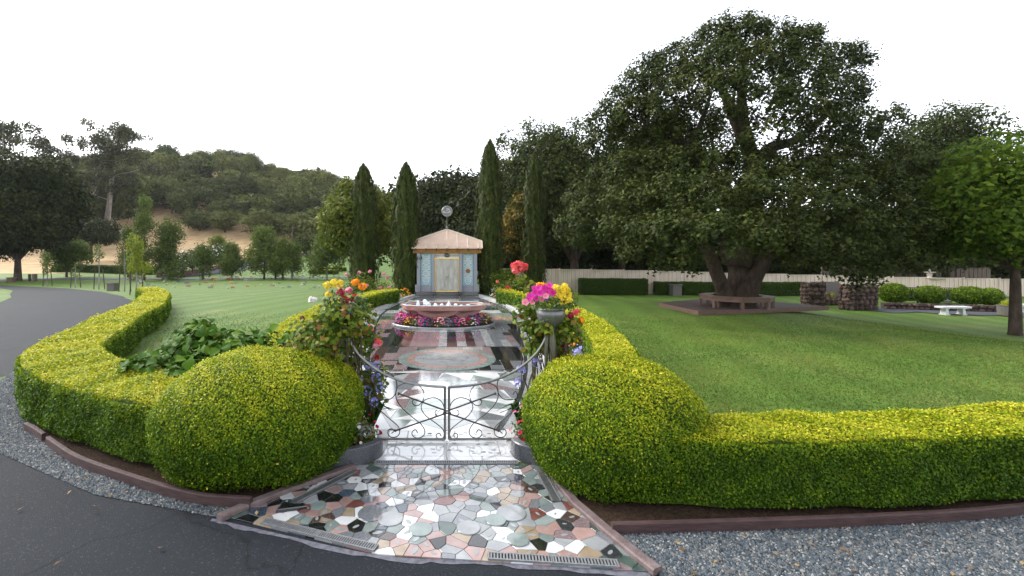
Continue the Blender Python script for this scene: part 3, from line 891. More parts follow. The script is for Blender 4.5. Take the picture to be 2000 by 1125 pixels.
def hedge(name, label, path, w, h, leaf=0.024, dens=9800, m=None, young=1.0, group=None, z0=0.02, near=6.0, seed=1, ends=(True, True), cat='hedge'):
    rng = np.random.default_rng(seed)
    m = m or M['hedge']
    P, L = resample(path, 0.05)
    wid = (w if hasattr(w, '__len__') else [w, w])
    org = (P[0, 0], P[0, 1], Z(P[0, 0], P[0, 1]))
    t = thing(name, label, cat, org, 0, group)
    def frame(s):
        i = np.clip(s / L * (len(P) - 1), 0, len(P) - 1.001); a = i.astype(int); f = (i - a)[:, None]
        p = P[a] * (1 - f) + P[a + 1] * f
        i0, i1 = np.clip(a - 3, 0, len(P) - 1), np.clip(a + 4, 0, len(P) - 1)
        d = P[i1] - P[i0]; d /= np.linalg.norm(d, axis=1, keepdims=True)
        return p, d, np.stack([-d[:, 1], d[:, 0]], 1)
    def place(s, a, z, infl):
        """a = signed offset across, z = height -> rounded box section with gentle waviness"""
        p, d, nrm = frame(s)
        ww = np.interp(s / L, np.linspace(0, 1, len(wid)), wid) / 2
        r = min(0.09, h * 0.2)
        da = np.maximum(np.abs(a) - (ww - r), 0); dz = np.maximum(z - (h - r), 0)
        q = np.hypot(da, dz); k = np.where(q > r, r / np.maximum(q, 1e-9), 1)
        a2 = np.sign(a) * (np.minimum(np.abs(a), ww - r) + da * k); z2 = np.minimum(z, h - r) + dz * k
        wob = 0.016 * np.sin(s * 2.3 + z * 3 + seed) + 0.016 * np.sin(s * 5.1 + a * 4 + 1.7 * seed) + 0.012 * np.sin(s * 9.7 - z * 7)
        on_top = (z >= h - 1e-6)
        a2 = a2 + np.where(on_top, 0, np.sign(a) * (wob + infl)); z2 = z2 + np.where(on_top, wob * 0.7 + infl, 0)
        x = p[:, 0] + nrm[:, 0] * a2; y = p[:, 1] + nrm[:, 1] * a2
        return np.stack([x, y, z2 + z0 + gz(x, y)], 1), nrm, on_top
    # leaves
    wm = float(np.mean(wid)); per = 2 * h + wm
    area_ = L * per
    n = int(area_ * dens)
    s = rng.random(n) * L
    pc, _, _ = frame(s)
    dist = np.maximum(np.hypot(pc[:, 0], pc[:, 1]) / near, 1)
    keep = rng.random(n) < 1 / dist ** 2
    s, dist = s[keep], dist[keep]; n = len(s)
    q = rng.random(n) * per
    wl = np.interp(s / L, np.linspace(0, 1, len(wid)), wid)
    side = np.where(q < h, -1, np.where(q < h + wm, 0, 1))
    a = np.where(side == 0, ((q - h) / wm - 0.5) * wl, side * wl / 2)
    z = np.where(side == 0, h, np.where(side < 0, q, q - h - wm))
    z = np.where(side != 0, 0.04 + z / h * (h - 0.04), z)
    pos, nrm, top = place(s, a, z, 0.0)
    N = np.where(top[:, None], np.array([0, 0, 1.0])[None], np.concatenate([nrm * np.sign(a)[:, None], np.full((n, 1), 0.25)], 1))
    # caps at both ends
    for e, on in zip((0, 1), ends):
        if not on: continue
        m2 = int(wid[-e] * h * dens / max(1, (np.hypot(*P[-e]) / near)) ** 2)
        sa = np.full(m2, 0.0 if e == 0 else L)
        pe, de, ne = frame(sa); aa = (rng.random(m2) - .5) * wid[-e]; zz = rng.random(m2) * h * .98 + .02
        sg = -1 if e == 0 else 1
        x = pe[:, 0] + ne[:, 0] * aa + de[:, 0] * .01 * sg; y = pe[:, 1] + ne[:, 1] * aa + de[:, 1] * .01 * sg
        pos = np.r_[pos, np.stack([x, y, zz + z0 + gz(x, y)], 1)]; N = np.r_[N, np.concatenate([de * sg, np.full((m2, 1), .25)], 1)]
        top = np.r_[top, np.zeros(m2, bool)]; z = np.r_[z, zz]; dist = np.r_[dist, np.full(m2, max(1, np.hypot(*P[-e]) / near))]
        s = np.r_[s, sa]; a = np.r_[a, aa]
    n = len(pos)
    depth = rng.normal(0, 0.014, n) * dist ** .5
    Nn = N / np.linalg.norm(N, axis=1, keepdims=True)
    pos = pos + Nn * depth[:, None]
    # young yellow shoots plus light from above painted into the tint: most on the freshly grown top and shoulders, some down the sides
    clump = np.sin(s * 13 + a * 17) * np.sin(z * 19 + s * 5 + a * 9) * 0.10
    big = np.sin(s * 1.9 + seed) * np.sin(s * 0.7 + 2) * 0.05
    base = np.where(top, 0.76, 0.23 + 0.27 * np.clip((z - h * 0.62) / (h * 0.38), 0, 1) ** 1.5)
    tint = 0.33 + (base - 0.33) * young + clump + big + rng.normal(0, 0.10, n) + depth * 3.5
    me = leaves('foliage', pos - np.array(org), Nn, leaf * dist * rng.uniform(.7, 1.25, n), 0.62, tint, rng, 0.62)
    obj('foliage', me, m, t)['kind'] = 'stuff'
    # dark inner body
    sc = np.linspace(0, L, max(12, int(L / 0.25))); sec = [(-.5, 0.03), (-.5, .5), (-.5, 1), (-.25, 1), (.25, 1), (.5, 1), (.5, .5), (.5, .03)]
    rows = []
    for f, g in sec:
        wv = np.interp(sc / L, np.linspace(0, 1, len(wid)), wid)
        pp, _, _ = place(sc, np.sign(f) * (np.abs(f) * (wv - 0.07)), np.full(len(sc), g * (h - 0.035)), 0.0)
        rows.append(pp - np.array(org))
    V = np.stack(rows, 1); k = len(sec); V = V.reshape(-1, 3)
    i, j = np.meshgrid(np.arange(len(sc) - 1), np.arange(k - 1), indexing='ij'); b = (i * k + j).ravel()
    F = np.stack([b, b + k, b + k + 1, b + 1], 1).tolist()
    F += [list(range(k)), list(range((len(sc) - 1) * k + k - 1, (len(sc) - 1) * k - 1, -1))]
    me = bpy.data.meshes.new('branches'); me.from_pydata(V.tolist(), [], F); me.update()
    obj('branches', me, M['hedge_core'], t)
    return t

def ball_bush(name, label, c, rx, ry, rz, cz, leaf=0.024, dens=9800, m=None, young=1.0, seed=3, near=6.0, group=None, cat='shrub'):
    rng = np.random.default_rng(seed); m = m or M['hedge']
    g0 = Z(c[0], c[1])
    t = thing(name, label, cat, (c[0], c[1], g0), 0, group)
    d = max(1, math.hypot(c[0], c[1]) / near)
    n = int(4 * PI * ((rx * ry + rx * rz + ry * rz) / 3) * dens / d ** 2)
    D = rng.normal(0, 1, (n, 3)); D /= np.linalg.norm(D, axis=1, keepdims=True)
    p = np.abs(D) ** 1.0
    rr = np.array([rx, ry, rz])
    wob = 1 + 0.020 * np.sin(D[:, 0] * 7 + D[:, 2] * 5 + seed) + 0.012 * np.sin(D[:, 1] * 11 + D[:, 0] * 6) + 0.008 * np.sin(D[:, 2] * 17 + D[:, 0] * 9)
    # a clipped bush: slightly boxier than an ellipsoid
    sup = 1 / (np.abs(D[:, 0]) ** 2.3 + np.abs(D[:, 1]) ** 2.3 + np.abs(D[:, 2]) ** 2.3) ** (1 / 2.3)
    pos = D * (rr * (wob * sup)[:, None]); pos[:, 2] += cz
    keep = pos[:, 2] > 0.05; D, pos = D[keep], pos[keep]; n = len(pos)
    Nn = D / rr; Nn /= np.linalg.norm(Nn, axis=1, keepdims=True)
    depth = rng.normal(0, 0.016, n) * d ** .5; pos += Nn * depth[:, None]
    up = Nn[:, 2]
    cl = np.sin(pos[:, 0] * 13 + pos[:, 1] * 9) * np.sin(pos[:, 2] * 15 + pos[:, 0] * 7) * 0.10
    tint = 0.29 + (np.clip(up + .12, 0, 1) * 0.46 - 0.02) * young + cl + rng.normal(0, .105, n) + depth * 3.5  # upward faces yellower: young growth, with light from above painted in
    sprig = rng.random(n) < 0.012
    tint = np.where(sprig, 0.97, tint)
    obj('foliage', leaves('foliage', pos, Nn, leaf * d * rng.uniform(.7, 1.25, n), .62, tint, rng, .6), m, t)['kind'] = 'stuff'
    mb = MB(); mb.blob((0, 0, 0), (1, 1, 1), None, 0, 20, 12)
    V = []
    for v in mb.v:
        q = (abs(v[0]) ** 2.3 + abs(v[1]) ** 2.3 + abs(v[2]) ** 2.3) ** (-1 / 2.3)
        V.append((v[0] * q * (rx - .05), v[1] * q * (ry - .05), max(0.03, v[2] * q * (rz - .05) + cz)))
    mb.v = V
    mb.build('branches', M['hedge_core'], t)
    return t

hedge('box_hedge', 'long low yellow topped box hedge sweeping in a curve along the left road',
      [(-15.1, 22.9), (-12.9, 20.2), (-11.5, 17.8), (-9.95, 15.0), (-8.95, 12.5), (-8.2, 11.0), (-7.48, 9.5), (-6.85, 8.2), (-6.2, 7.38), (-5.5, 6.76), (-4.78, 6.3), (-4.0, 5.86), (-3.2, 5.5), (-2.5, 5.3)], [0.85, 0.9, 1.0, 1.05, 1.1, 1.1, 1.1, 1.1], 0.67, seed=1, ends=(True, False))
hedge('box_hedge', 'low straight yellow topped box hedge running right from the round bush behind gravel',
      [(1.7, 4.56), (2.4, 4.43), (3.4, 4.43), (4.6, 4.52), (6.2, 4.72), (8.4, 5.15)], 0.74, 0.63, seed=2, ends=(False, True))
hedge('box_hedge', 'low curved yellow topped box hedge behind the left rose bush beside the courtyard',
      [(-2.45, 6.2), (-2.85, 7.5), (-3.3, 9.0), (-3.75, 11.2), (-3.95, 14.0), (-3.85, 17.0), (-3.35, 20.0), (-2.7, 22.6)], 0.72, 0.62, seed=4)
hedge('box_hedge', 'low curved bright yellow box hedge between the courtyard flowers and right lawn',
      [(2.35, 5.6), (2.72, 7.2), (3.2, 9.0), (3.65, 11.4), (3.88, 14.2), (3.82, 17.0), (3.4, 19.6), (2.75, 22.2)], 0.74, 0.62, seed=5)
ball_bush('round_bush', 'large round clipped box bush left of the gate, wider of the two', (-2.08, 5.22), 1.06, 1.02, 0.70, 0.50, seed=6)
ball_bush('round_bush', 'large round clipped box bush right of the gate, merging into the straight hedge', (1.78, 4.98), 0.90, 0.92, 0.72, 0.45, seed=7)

# hydrangea: broad glossy leaves behind the left bush
M['broad'] = leafmat('broad_glossy_leaves', [(0, (0.022, 0.064, 0.010)), (0.5, (0.060, 0.140, 0.018)), (0.9, (0.13, 0.22, 0.03)), (1, (0.22, 0.15, 0.06))], 0.25, 0.62, 0.10)
def bent_leaf_mesh():
    """one broad pointed leaf: 2 x 4 quads with a fold along the rib and a drooping tip"""
    mb = MB(); rows = [(0, .0, 0), (.2, .34, .05), (.5, .46, .07), (.78, .30, .02), (1, .0, -.10)]
    vs = []
    for t, w, z in rows: vs += [(t, -w, z + w * .22), (t, 0, z), (t, w, z + w * .22)]
    fs = []
    for i in range(4):
        for j in range(2): fs.append((i * 3 + j, i * 3 + 3 + j, i * 3 + 4 + j, i * 3 + 1 + j))
    return mb.add(vs, fs)
LEAF = bent_leaf_mesh()
def broad_leaves(name, P, N, size, tint, rng):
    B = np.array(LEAF.v); F0 = np.array(LEAF.f); n = len(P)
    N = N / np.linalg.norm(N, axis=1, keepdims=True)
    T = rng.normal(0, 1, (n, 3)); T[:, 2] -= .5; T -= N * (T * N).sum(1, keepdims=True); T /= np.linalg.norm(T, axis=1, keepdims=True)
    S = np.cross(N, T)
    V = P[:, None] + (B[None, :, 0:1] * T[:, None] + B[None, :, 1:2] * S[:, None] + B[None, :, 2:3] * N[:, None]) * np.asarray(size)[:, None, None]
    F = (np.arange(n) * len(B))[:, None, None] + F0[None]
    return np_mesh(name, V.reshape(-1, 3), F.reshape(-1, 4), np.repeat(np.clip(tint, 0, 1), len(B)), smooth=True)
def bush_points(rng, n, lobes):
    P, N = [], []
    tot = sum(l[3] * l[4] for l in lobes)
    for (x, y, z, r, rz) in lobes:
        k = int(n * r * rz / tot)
        D = rng.normal(0, 1, (k, 3)); D[:, 2] = np.abs(D[:, 2]) * 1.1 - .25; D /= np.linalg.norm(D, axis=1, keepdims=True)
        rad = rng.uniform(.62, 1.0, k)[:, None]
        P.append(np.array([x, y, z]) + D * rad * np.array([r, r, rz])); N.append(D * .6 + np.array([0, 0, .75]) + rng.normal(0, .3, (k, 3)))
    P, N = np.concatenate(P), np.concatenate(N); k = P[:, 2] > .05
    return P[k], N[k]
rng = np.random.default_rng(31)
hy = thing('hydrangea_bush', 'broad leaved dark green hydrangea behind the left round bush', 'shrub', (-3.55, 7.0, 0)); hy.scale = (.95, 1.0, 1.28)
lob = [(-1.0, -.35, .30, .45, .36), (-.75, -.45, .34, .55, .40), (-.35, .15, .52, .55, .50), (.3, -.1, .50, .60, .46), (-.9, .1, .35, .45, .38), (.75, .25, .48, .55, .40), (1.25, .4, .45, .45, .36), (0, -.55, .38, .5, .40), (-.25, .05, .72, .32, .34)]
P, N = bush_points(rng, 1400, lob)
obj('foliage', broad_leaves('foliage', P, N, rng.uniform(.10, .185, len(P)), rng.beta(2, 2.6, len(P)), rng), M['broad'], hy)['kind'] = 'stuff'
mb = MB()
M['stem'] = mat('green_brown_stem', (0.05, 0.055, 0.02), (0.11, 0.10, 0.04), .7, 20, .2)
M['twig'] = mat('brown_twig', (0.055, 0.04, 0.028), (0.12, 0.09, 0.065), .8, 20, .2)
for l in lob:
    for k in range(4):
        e = (l[0] + rng.normal(0, .15), l[1] + rng.normal(0, .15), l[2] + l[4] * .5); mb.tube([(l[0] * .4, l[1] * .4, 0), (l[0] * .8, l[1] * .8, l[2] * .7), e], [.014, .011, .007], 5)
mb.build('stems', M['stem'], hy)['kind'] = 'stuff'
mb = MB(); [mb.blob((l[0], l[1], l[2] * .75), (l[3] * .62, l[3] * .62, l[4] * .62), rng, .1, 10, 6) for l in lob]

# ================================================================ FLOWERS
def fl(name, c1, c2, tr=.25): return leafmat(name, [(0, c1), (1, c2)], tr, .6, .2)
M['f_yellow'] = fl('yellow_petals', (0.70, 0.48, 0.02), (0.86, 0.74, 0.12))
M['f_orange'] = fl('orange_petals', (0.80, 0.22, 0.005), (0.90, 0.42, 0.02))
M['f_magenta'] = fl('magenta_petals', (0.46, 0.012, 0.20), (0.74, 0.06, 0.42))
M['f_pink'] = fl('pink_petals', (0.62, 0.12, 0.22), (0.80, 0.38, 0.45))
M['f_red'] = fl('red_petals', (0.42, 0.008, 0.02), (0.70, 0.03, 0.06))
M['f_crimson'] = fl('crimson_petals', (0.26, 0.006, 0.03), (0.50, 0.02, 0.09))
M['f_white'] = fl('white_petals', (0.62, 0.60, 0.56), (0.82, 0.80, 0.78))
M['f_blue'] = fl('lavender_blue_petals', (0.20, 0.20, 0.55), (0.42, 0.42, 0.80))
M['f_purple'] = fl('purple_petals', (0.07, 0.03, 0.24), (0.20, 0.10, 0.42))
M['f_coral'] = fl('coral_petals', (0.72, 0.06, 0.08), (0.85, 0.18, 0.16))
M['f_silver'] = fl('silvery_grey_leaves', (0.16, 0.20, 0.15), (0.34, 0.37, 0.30))
M['f_maroon'] = fl('dark_maroon_petals', (0.06, 0.004, 0.012), (0.17, 0.012, 0.03))
M['rose_leaf'] = leafmat('rose_leaves', [(0, (0.030, 0.060, 0.010)), (.45, (0.075, 0.130, 0.020)), (.75, (0.18, 0.21, 0.030)), (.90, (0.20, 0.07, 0.035)), (1, (0.30, 0.27, 0.09))], .25, .6, .12)
M['herb'] = leafmat('herb_leaves', [(0, (0.022, 0.055, 0.012)), (.6, (0.06, 0.12, 0.025)), (1, (0.15, 0.20, 0.05))], .25, .5, .3)

def pompon(rng, n=70, r=.05):
    D = rng.normal(0, 1, (n, 3)); D[:, 2] = D[:, 2] * .8 + .15; D /= np.linalg.norm(D, axis=1, keepdims=True)
    return leaves('bloom', D * r * np.array([1, 1, .78]) * rng.uniform(.8, 1, (n, 1)), D * .6 + np.array([0, 0, .5]), r * .75, .8, rng.random(n), rng, .35)
def openflower(rng, r=.045, k=5):
    """flat five-petalled trumpet facing +Z"""
    mb = MB(); vs = [(0, 0, -.25 * r)]
    for i in range(k * 2):
        a = PI * i / k; rr = r * (1 if i % 2 == 0 else .78); vs.append((rr * math.cos(a), rr * math.sin(a), rng.uniform(-.05, .12) * r))
    return vs, [(0, 1 + i, 1 + (i + 1) % (2 * k)) for i in range(2 * k)]
def flower_cloud(name, P, N, r, rng):
    V, F, T = [], [], []
    for p, nn in zip(P, N):
        vs, fs = openflower(rng, r * rng.uniform(.8, 1.2)); q = Vector(nn).normalized().to_track_quat('Z', 'Y'); o = len(V)
        tt = rng.random()
        for v in vs: V.append(tuple(q @ Vector(v) + Vector(p))); T.append(tt if v is not vs[0] else tt * .3)
        F += [tuple(i + o for i in f) for f in fs]
    return np_mesh(name, V, F, T)
def rosebloom(rng, r=.05):
    n = 34
    D = rng.normal(0, 1, (n, 3)); D /= np.linalg.norm(D, axis=1, keepdims=True)
    k = rng.uniform(.3, 1, (n, 1))
    return leaves('bloom', D * r * k * np.array([1, 1, .8]), D + np.array([0, 0, .3]), r * 1.25, .95, rng.random(n), rng, .2)
# ================================================================ TREES
M['bark'] = mat('rough_bark', (0.030, 0.022, 0.017), (0.085, 0.062, 0.048), .9, 6, .1, bump=1.0, bscale=14, stretch=(1, 1, .35))
M['bark_pale'] = mat('pale_bark', (0.16, 0.14, 0.12), (0.36, 0.33, 0.29), .8, 4, .2, bump=.5, stretch=(1, 1, .2))
M['oak'] = leafmat('oak_leaves', [(0, (0.010, 0.017, 0.005)), (.4, (0.029, 0.042, 0.012)), (.75, (0.064, 0.080, 0.025)), (1, (0.135, 0.125, 0.05))], .15, .6, .10)
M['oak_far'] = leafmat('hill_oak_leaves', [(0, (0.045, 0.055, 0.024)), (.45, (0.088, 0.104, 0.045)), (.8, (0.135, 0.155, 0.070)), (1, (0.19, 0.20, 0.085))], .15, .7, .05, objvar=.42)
M['dark_tree'] = leafmat('dark_evergreen_leaves', [(0, (0.006, 0.012, 0.003)), (.5, (0.019, 0.030, 0.007)), (1, (0.055, 0.060, 0.012))], .2, .6, .12, objvar=.12)
M['cypress'] = leafmat('cypress_sprays', [(0, (0.010, 0.018, 0.005)), (.5, (0.042, 0.060, 0.014)), (.85, (0.085, 0.100, 0.024)), (1, (0.14, 0.11, 0.04))], .15, .6, .12)
M['magnolia'] = leafmat('magnolia_leaves', [(0, (0.035, 0.055, 0.010)), (.45, (0.095, 0.125, 0.020)), (.8, (0.19, 0.20, 0.035)), (1, (0.34, 0.30, 0.10))], .25, .6, .12)
M['golden'] = leafmat('golden_leaves', [(0, (0.022, 0.038, 0.010)), (.42, (0.060, 0.070, 0.014)), (.62, (0.25, 0.15, 0.022)), (1, (0.46, 0.28, 0.05))], .25, .6, .12)
M['light_tree'] = leafmat('light_green_leaves', [(0, (0.060, 0.085, 0.020)), (.5, (0.13, 0.16, 0.042)), (1, (0.26, 0.26, 0.09))], .35, .6, .12)
M['birch'] = leafmat('birch_leaves', [(0, (0.042, 0.066, 0.020)), (.5, (0.095, 0.138, 0.040)), (1, (0.17, 0.21, 0.065))], .3, .6, .12, objvar=.1)
M['sapling'] = leafmat('young_leaves', [(0, (0.10, 0.15, 0.02)), (.5, (0.19, 0.24, 0.035)), (1, (0.30, 0.33, 0.07))], .4, .6, .12)
M['euc'] = leafmat('eucalyptus_leaves', [(0, (0.028, 0.034, 0.022)), (.5, (0.058, 0.068, 0.042)), (1, (0.10, 0.105, 0.068))], .25, .6, .12)
M['maple'] = leafmat('maple_leaves', [(0, (0.030, 0.065, 0.010)), (.5, (0.085, 0.145, 0.016)), (.93, (0.16, 0.21, 0.025)), (1, (0.25, 0.07, 0.02))], .35, .6, .12)

def crown(clumps, leaf, dens, per, clr, seed, asp=.6, up=.35, jit=.55, low=.45, lean=(0, 0, 0), maxn=None, droop=0.0, stretch=(1, 1, 1), shell=.18):
    """clusters of leaves on the shells of overlapping lumps"""
    rng = np.random.default_rng(seed)
    C, D_, = [], []
    for (x, y, z, rx, ry, rz) in clumps:
        A = 4 * PI * ((rx * ry + rx * rz + ry * rz) / 3)
        k = max(3, int(A * dens))
        D = rng.normal(0, 1, (k, 3)); D /= np.linalg.norm(D, axis=1, keepdims=True)
        D = D[(D[:, 2] > -.25) | (rng.random(k) < low)]
        rad = 1 - np.abs(rng.normal(0, shell, len(D))) + rng.uniform(-.02, .12, len(D))
        C.append(np.array([x, y, z]) + D * np.array([rx, ry, rz]) * rad[:, None]); D_.append(D)
    C, D = np.concatenate(C), np.concatenate(D_)
    kt = rng.normal(0, .13, len(C))
    n = len(C) * per
    if maxn and n > maxn: per = max(4, int(maxn / len(C))); n = len(C) * per
    off = rng.normal(0, 1, (n, 3)); off *= np.minimum(1, 1.7 / np.maximum(np.linalg.norm(off, axis=1, keepdims=True), 1e-6)) * clr * np.array(stretch)
    off[:, 2] -= droop * np.abs(rng.normal(0, 1, n)) * clr
    P = np.repeat(C, per, 0) + off
    N = np.repeat(D, per, 0) * .55 + off / clr * .35 + np.array([0, 0, up]) + np.array(lean)
    tint = .42 + np.repeat(kt, per) + rng.normal(0, .13, n) + .10 * np.repeat(D[:, 2], per)
    return leaves('crown', P, N, leaf * rng.uniform(.7, 1.4, n), asp * 1.12, tint, rng, jit, tri=True)

def limbs(mb, base, fork, tips, r0, r1, rng, bend=.25, n=8):
    for tip in tips:
        a, b = np.array(fork, float), np.array(tip, float); L = np.linalg.norm(b - a)
        mid = [a + (b - a) * t + rng.normal(0, bend * L * .16, 3) + np.array([0, 0, L * .08 * math.sin(PI * t)]) for t in (.3, .6)]
        mb.tube(crom([a, mid[0], mid[1], b], 3), list(np.interp(np.linspace(0, 1, 10), [0, .3, 1], [r0, r0 * .7, r1])), n)

def rand_clumps(rng, n, rx, ry, rz, zc, r0, r1, flat=.75, top=1.0):
    out = []
    for _ in range(n):
        d = rng.normal(0, 1, 3); d /= np.linalg.norm(d); 
        if d[2] < -.5: d[2] *= .4
        k = rng.uniform(.45, .82); r = rng.uniform(r0, r1)
        out.append((d[0] * rx * k, d[1] * ry * k, zc + d[2] * rz * k * top, r, r, r * flat))
    return out

# ---- the great spreading oak
OX, OY = 12.35, 19.6
oak = thing('oak_tree', 'huge spreading dark green oak on the right lawn, ringed by a bench', 'tree', (OX, OY, Z(OX, OY)))
rng = np.random.default_rng(41)
raw = [  # px, py, radius px, depth offset
 (1425, 62, 40, 0), (1395, 82, 44, .6), (1455, 72, 46, -.6), (1505, 88, 50, 0), (1552, 92, 44, -.8), (1580, 72, 24, .3), (1365, 118, 46, -.4), (1420, 128, 62, -1.4), (1490, 138, 62, -1.8),
 (1560, 138, 54, -.8), (1612, 118, 40, .5), (1645, 152, 46, .2), (1672, 108, 26, .6), (1683, 130, 22, .2), (1650, 190, 44, -.6), (1590, 186, 54, -1.6), (1320, 112, 34, .8), (1300, 152, 48, 0), (1262, 138, 36, .6), (1246, 172, 46, 0),
 (1350, 178, 56, -1.6), (1412, 190, 56, -2.6), (1302, 202, 52, -1.4), (1215, 208, 44, .2), (1188, 240, 42, .2), (1250, 232, 50, -1.0), (1176, 275, 30, .4), (1222, 282, 38, -.4), (1302, 262, 36, -.8),
 (1490, 208, 58, -3.0), (1552, 226, 44, -2.4), (1620, 244, 50, -1.2), (1662, 262, 42, -.2), (1500, 262, 46, -3.2), (1382, 262, 30, -1.6), (1602, 290, 40, -1.4), (1660, 320, 56, -.8), (1690, 238, 34, .6),
 (1712, 290, 46, .6), (1740, 232, 34, 1.2), (1735, 330, 56, .2), (1770, 372, 60, .4), (1700, 385, 66, -1.2),
 (1620, 372, 66, -2.6), (1540, 352, 50, -3.0), (1468, 330, 44, -2.6), (1402, 322, 40, -2.4), (1345, 330, 46, -2.0), (1290, 330, 44, -1.4), (1240, 340, 50, -.8), (1196, 350, 42, .4), (1545, 300, 28, -2.6),
 (1600, 330, 50, -2),
 (1240, 400, 58, -2.2), (1306, 396, 62, -3.6), (1374, 392, 60, -4.4), (1446, 396, 64, -4.8), (1520, 410, 64, -4.6), (1592, 424, 64, -3.8), (1664, 448, 62, -2.6), (1736, 442, 62, -1.4), (1790, 446, 52, .2),
 (1216, 452, 44, -2.8), (1262, 468, 50, -4.0), (1322, 462, 54, -5.2), (1392, 462, 50, -5.8), (1454, 462, 48, -5.8), (1530, 474, 50, -5.2), (1600, 490, 42, -4.4), (1664, 500, 42, -3.2), (1722, 496, 42, -2.0), (1776, 492, 40, -.6),
 (1238, 502, 26, -3.6), (1290, 512, 24, -4.6), (1345, 512, 24, -5.2), (1545, 510, 22, -4.6), (1610, 520, 22, -4.0), (1680, 536, 24, -3.2), (1715, 528, 24, -2.4)]
cl = []
for (px, py, r, dy) in raw:
    x, y, z = at(px, py, OY + dy); rr = r * (OY + dy) / FPX * (.94 if py < 320 else 1.02)
    cl.append((x - OX, dy, z - Z(OX, OY), rr, rr * 1.1, rr * .82))
for k in range(26):                               # the far side of the crown
    a = rng.uniform(-.1, PI + .1); q = rng.uniform(.35, .95); z = rng.uniform(3.4, 8.8); wd = 6.6 * (1 - max(0, z - 5) / 9)
    cl.append((math.cos(a) * wd * q, abs(math.sin(a)) * wd * q + 1.2, z, 1.3, 1.3, .95))
obj('crown', crown(cl, .108, 5.8, 34, .165, 42, asp=.62, up=.45, shell=.10), M['oak'], oak)['kind'] = 'stuff'
mb = MB()
zb = 0.0
def o3(px, py, dy=0): x, y, z = at(px, py, OY + dy); return (x - OX, dy, z - Z(OX, OY))
# three main stems leave a short broad base
mb.tube(crom([o3(1441, 614), o3(1442, 592), o3(1446, 560), o3(1448, 530, .1), o3(1440, 480, .2)], 4), list(np.interp(np.linspace(0, 1, 17), [0, .12, .3, 1], [.84, .66, .56, .46])), 14)
mb.tube(crom([o3(1426, 608, -.1), o3(1415, 572, -.3), o3(1400, 534, -.6), o3(1378, 480, -1), o3(1335, 420, -1.4)], 4), list(np.linspace(.36, .17, 17)), 10)
mb.tube(crom([o3(1454, 606, -.2), o3(1464, 568, -.4), o3(1480, 530, -.5), o3(1520, 470, -.6), o3(1600, 410, -.4)], 4), list(np.linspace(.40, .18, 17)), 10)
mb.tube(crom([o3(1438, 520), o3(1462, 420), o3(1470, 330, .3), o3(1450, 230, .2), o3(1450, 110, 0)], 5), list(np.linspace(.6, .10, 21)), 9)
mb.tube(crom([o3(1430, 500, .2), o3(1440, 400, .6), o3(1466, 345), o3(1500, 292, -.4), o3(1560, 270, -.6), o3(1640, 200, -.2)], 4), list(np.linspace(.5, .09, 21)), 8)
mb.tube(crom([o3(1435, 430, .2), o3(1400, 350, .4), o3(1330, 280, .3), o3(1310, 240, .2), o3(1260, 180, 0)], 4), list(np.linspace(.42, .08, 17)), 8)
mb.tube(crom([o3(1340, 300, .3), o3(1365, 250, .1), o3(1390, 180, 0)], 4), list(np.linspace(.2, .06, 9)), 6)
mb.tube(crom([o3(1470, 350, .2), o3(1540, 330, -.4), o3(1590, 310, -.6), o3(1680, 300, 0)], 4), list(np.linspace(.32, .08, 13)), 8)
mb.tube(crom([o3(1468, 300, .2), o3(1420, 200, .2), o3(1400, 110, .2)], 4), list(np.linspace(.28, .06, 9)), 7)
mb.tube(crom([o3(1490, 500, -.2), o3(1600, 450, .6), o3(1720, 400, .6)], 4), list(np.linspace(.36, .1, 9)), 8)
for i in range(0, len(raw), 5):
    c = cl[i]; f = np.array([0, 0, max(3.2, c[2] * .72)]) + np.array([c[0] * .45, c[1] * .45, 0])
    limbs(mb, None, f, [(c[0], c[1], c[2])], .075, .02, rng, n=5)
mb.build('trunk', M['bark'], oak, smooth=True)

# ---- generic broadleaf tree meshes, shared by copies
def broad_tree(name, label, cat, loc, h, wdt, m, seed, n=22, leaf=.2, dens=2.2, per=14, clr=.3, trunk=.3, low=.55, base=.28, group=None, flat=.75, bark='bark', droop=0, asp=.6, top=1.0, lump=(.2, .33), ntips=9, stretch=(1, 1, 1), z=None):
    rng = np.random.default_rng(seed)
    zc = h * (base + 1) / 2; rz = h * (1 - base) / 2; rx = wdt / 2
    cl = rand_clumps(rng, n, rx, rx, rz, zc, lump[0] * wdt, lump[1] * wdt, flat, top)
    cl.append((0, 0, zc, rx * .5, rx * .5, rz * .6))
    t = thing(name, label, cat, (loc[0], loc[1], Z(loc[0], loc[1]) if z is None else z), 0, group)
    obj('crown', crown(cl, leaf, dens, per, clr, seed + 1, asp=asp, low=low, droop=droop, stretch=stretch), m, t)['kind'] = 'stuff'
    mb = MB(); fk = (0, 0, h * max(base, .15) * 1.1)
    mb.tube(crom([(0, 0, -.2), (rng.normal(0, .03) * h * .1, 0, h * base * .5), fk, (0, 0, zc)], 4), list(np.interp(np.linspace(0, 1, 13), [0, .08, .6, 1], [trunk * 1.35, trunk, trunk * .75, trunk * .3])), 9)
    limbs(mb, None, fk, [c[:3] for c in cl[:ntips]], trunk * .5, trunk * .1, rng, n=6)
    mb.build('trunk', M[bark], t, smooth=True)
    return t

def T(px, py_base, Y, py_top):
    """x, ground z and height of a tree whose foot is at depth Y in column px and whose top reaches py_top"""
    x = (px - CX) / FPX * Y; z = Z(x, Y)
    return (x, Y), H - (py_top - HY) / FPX * Y - z

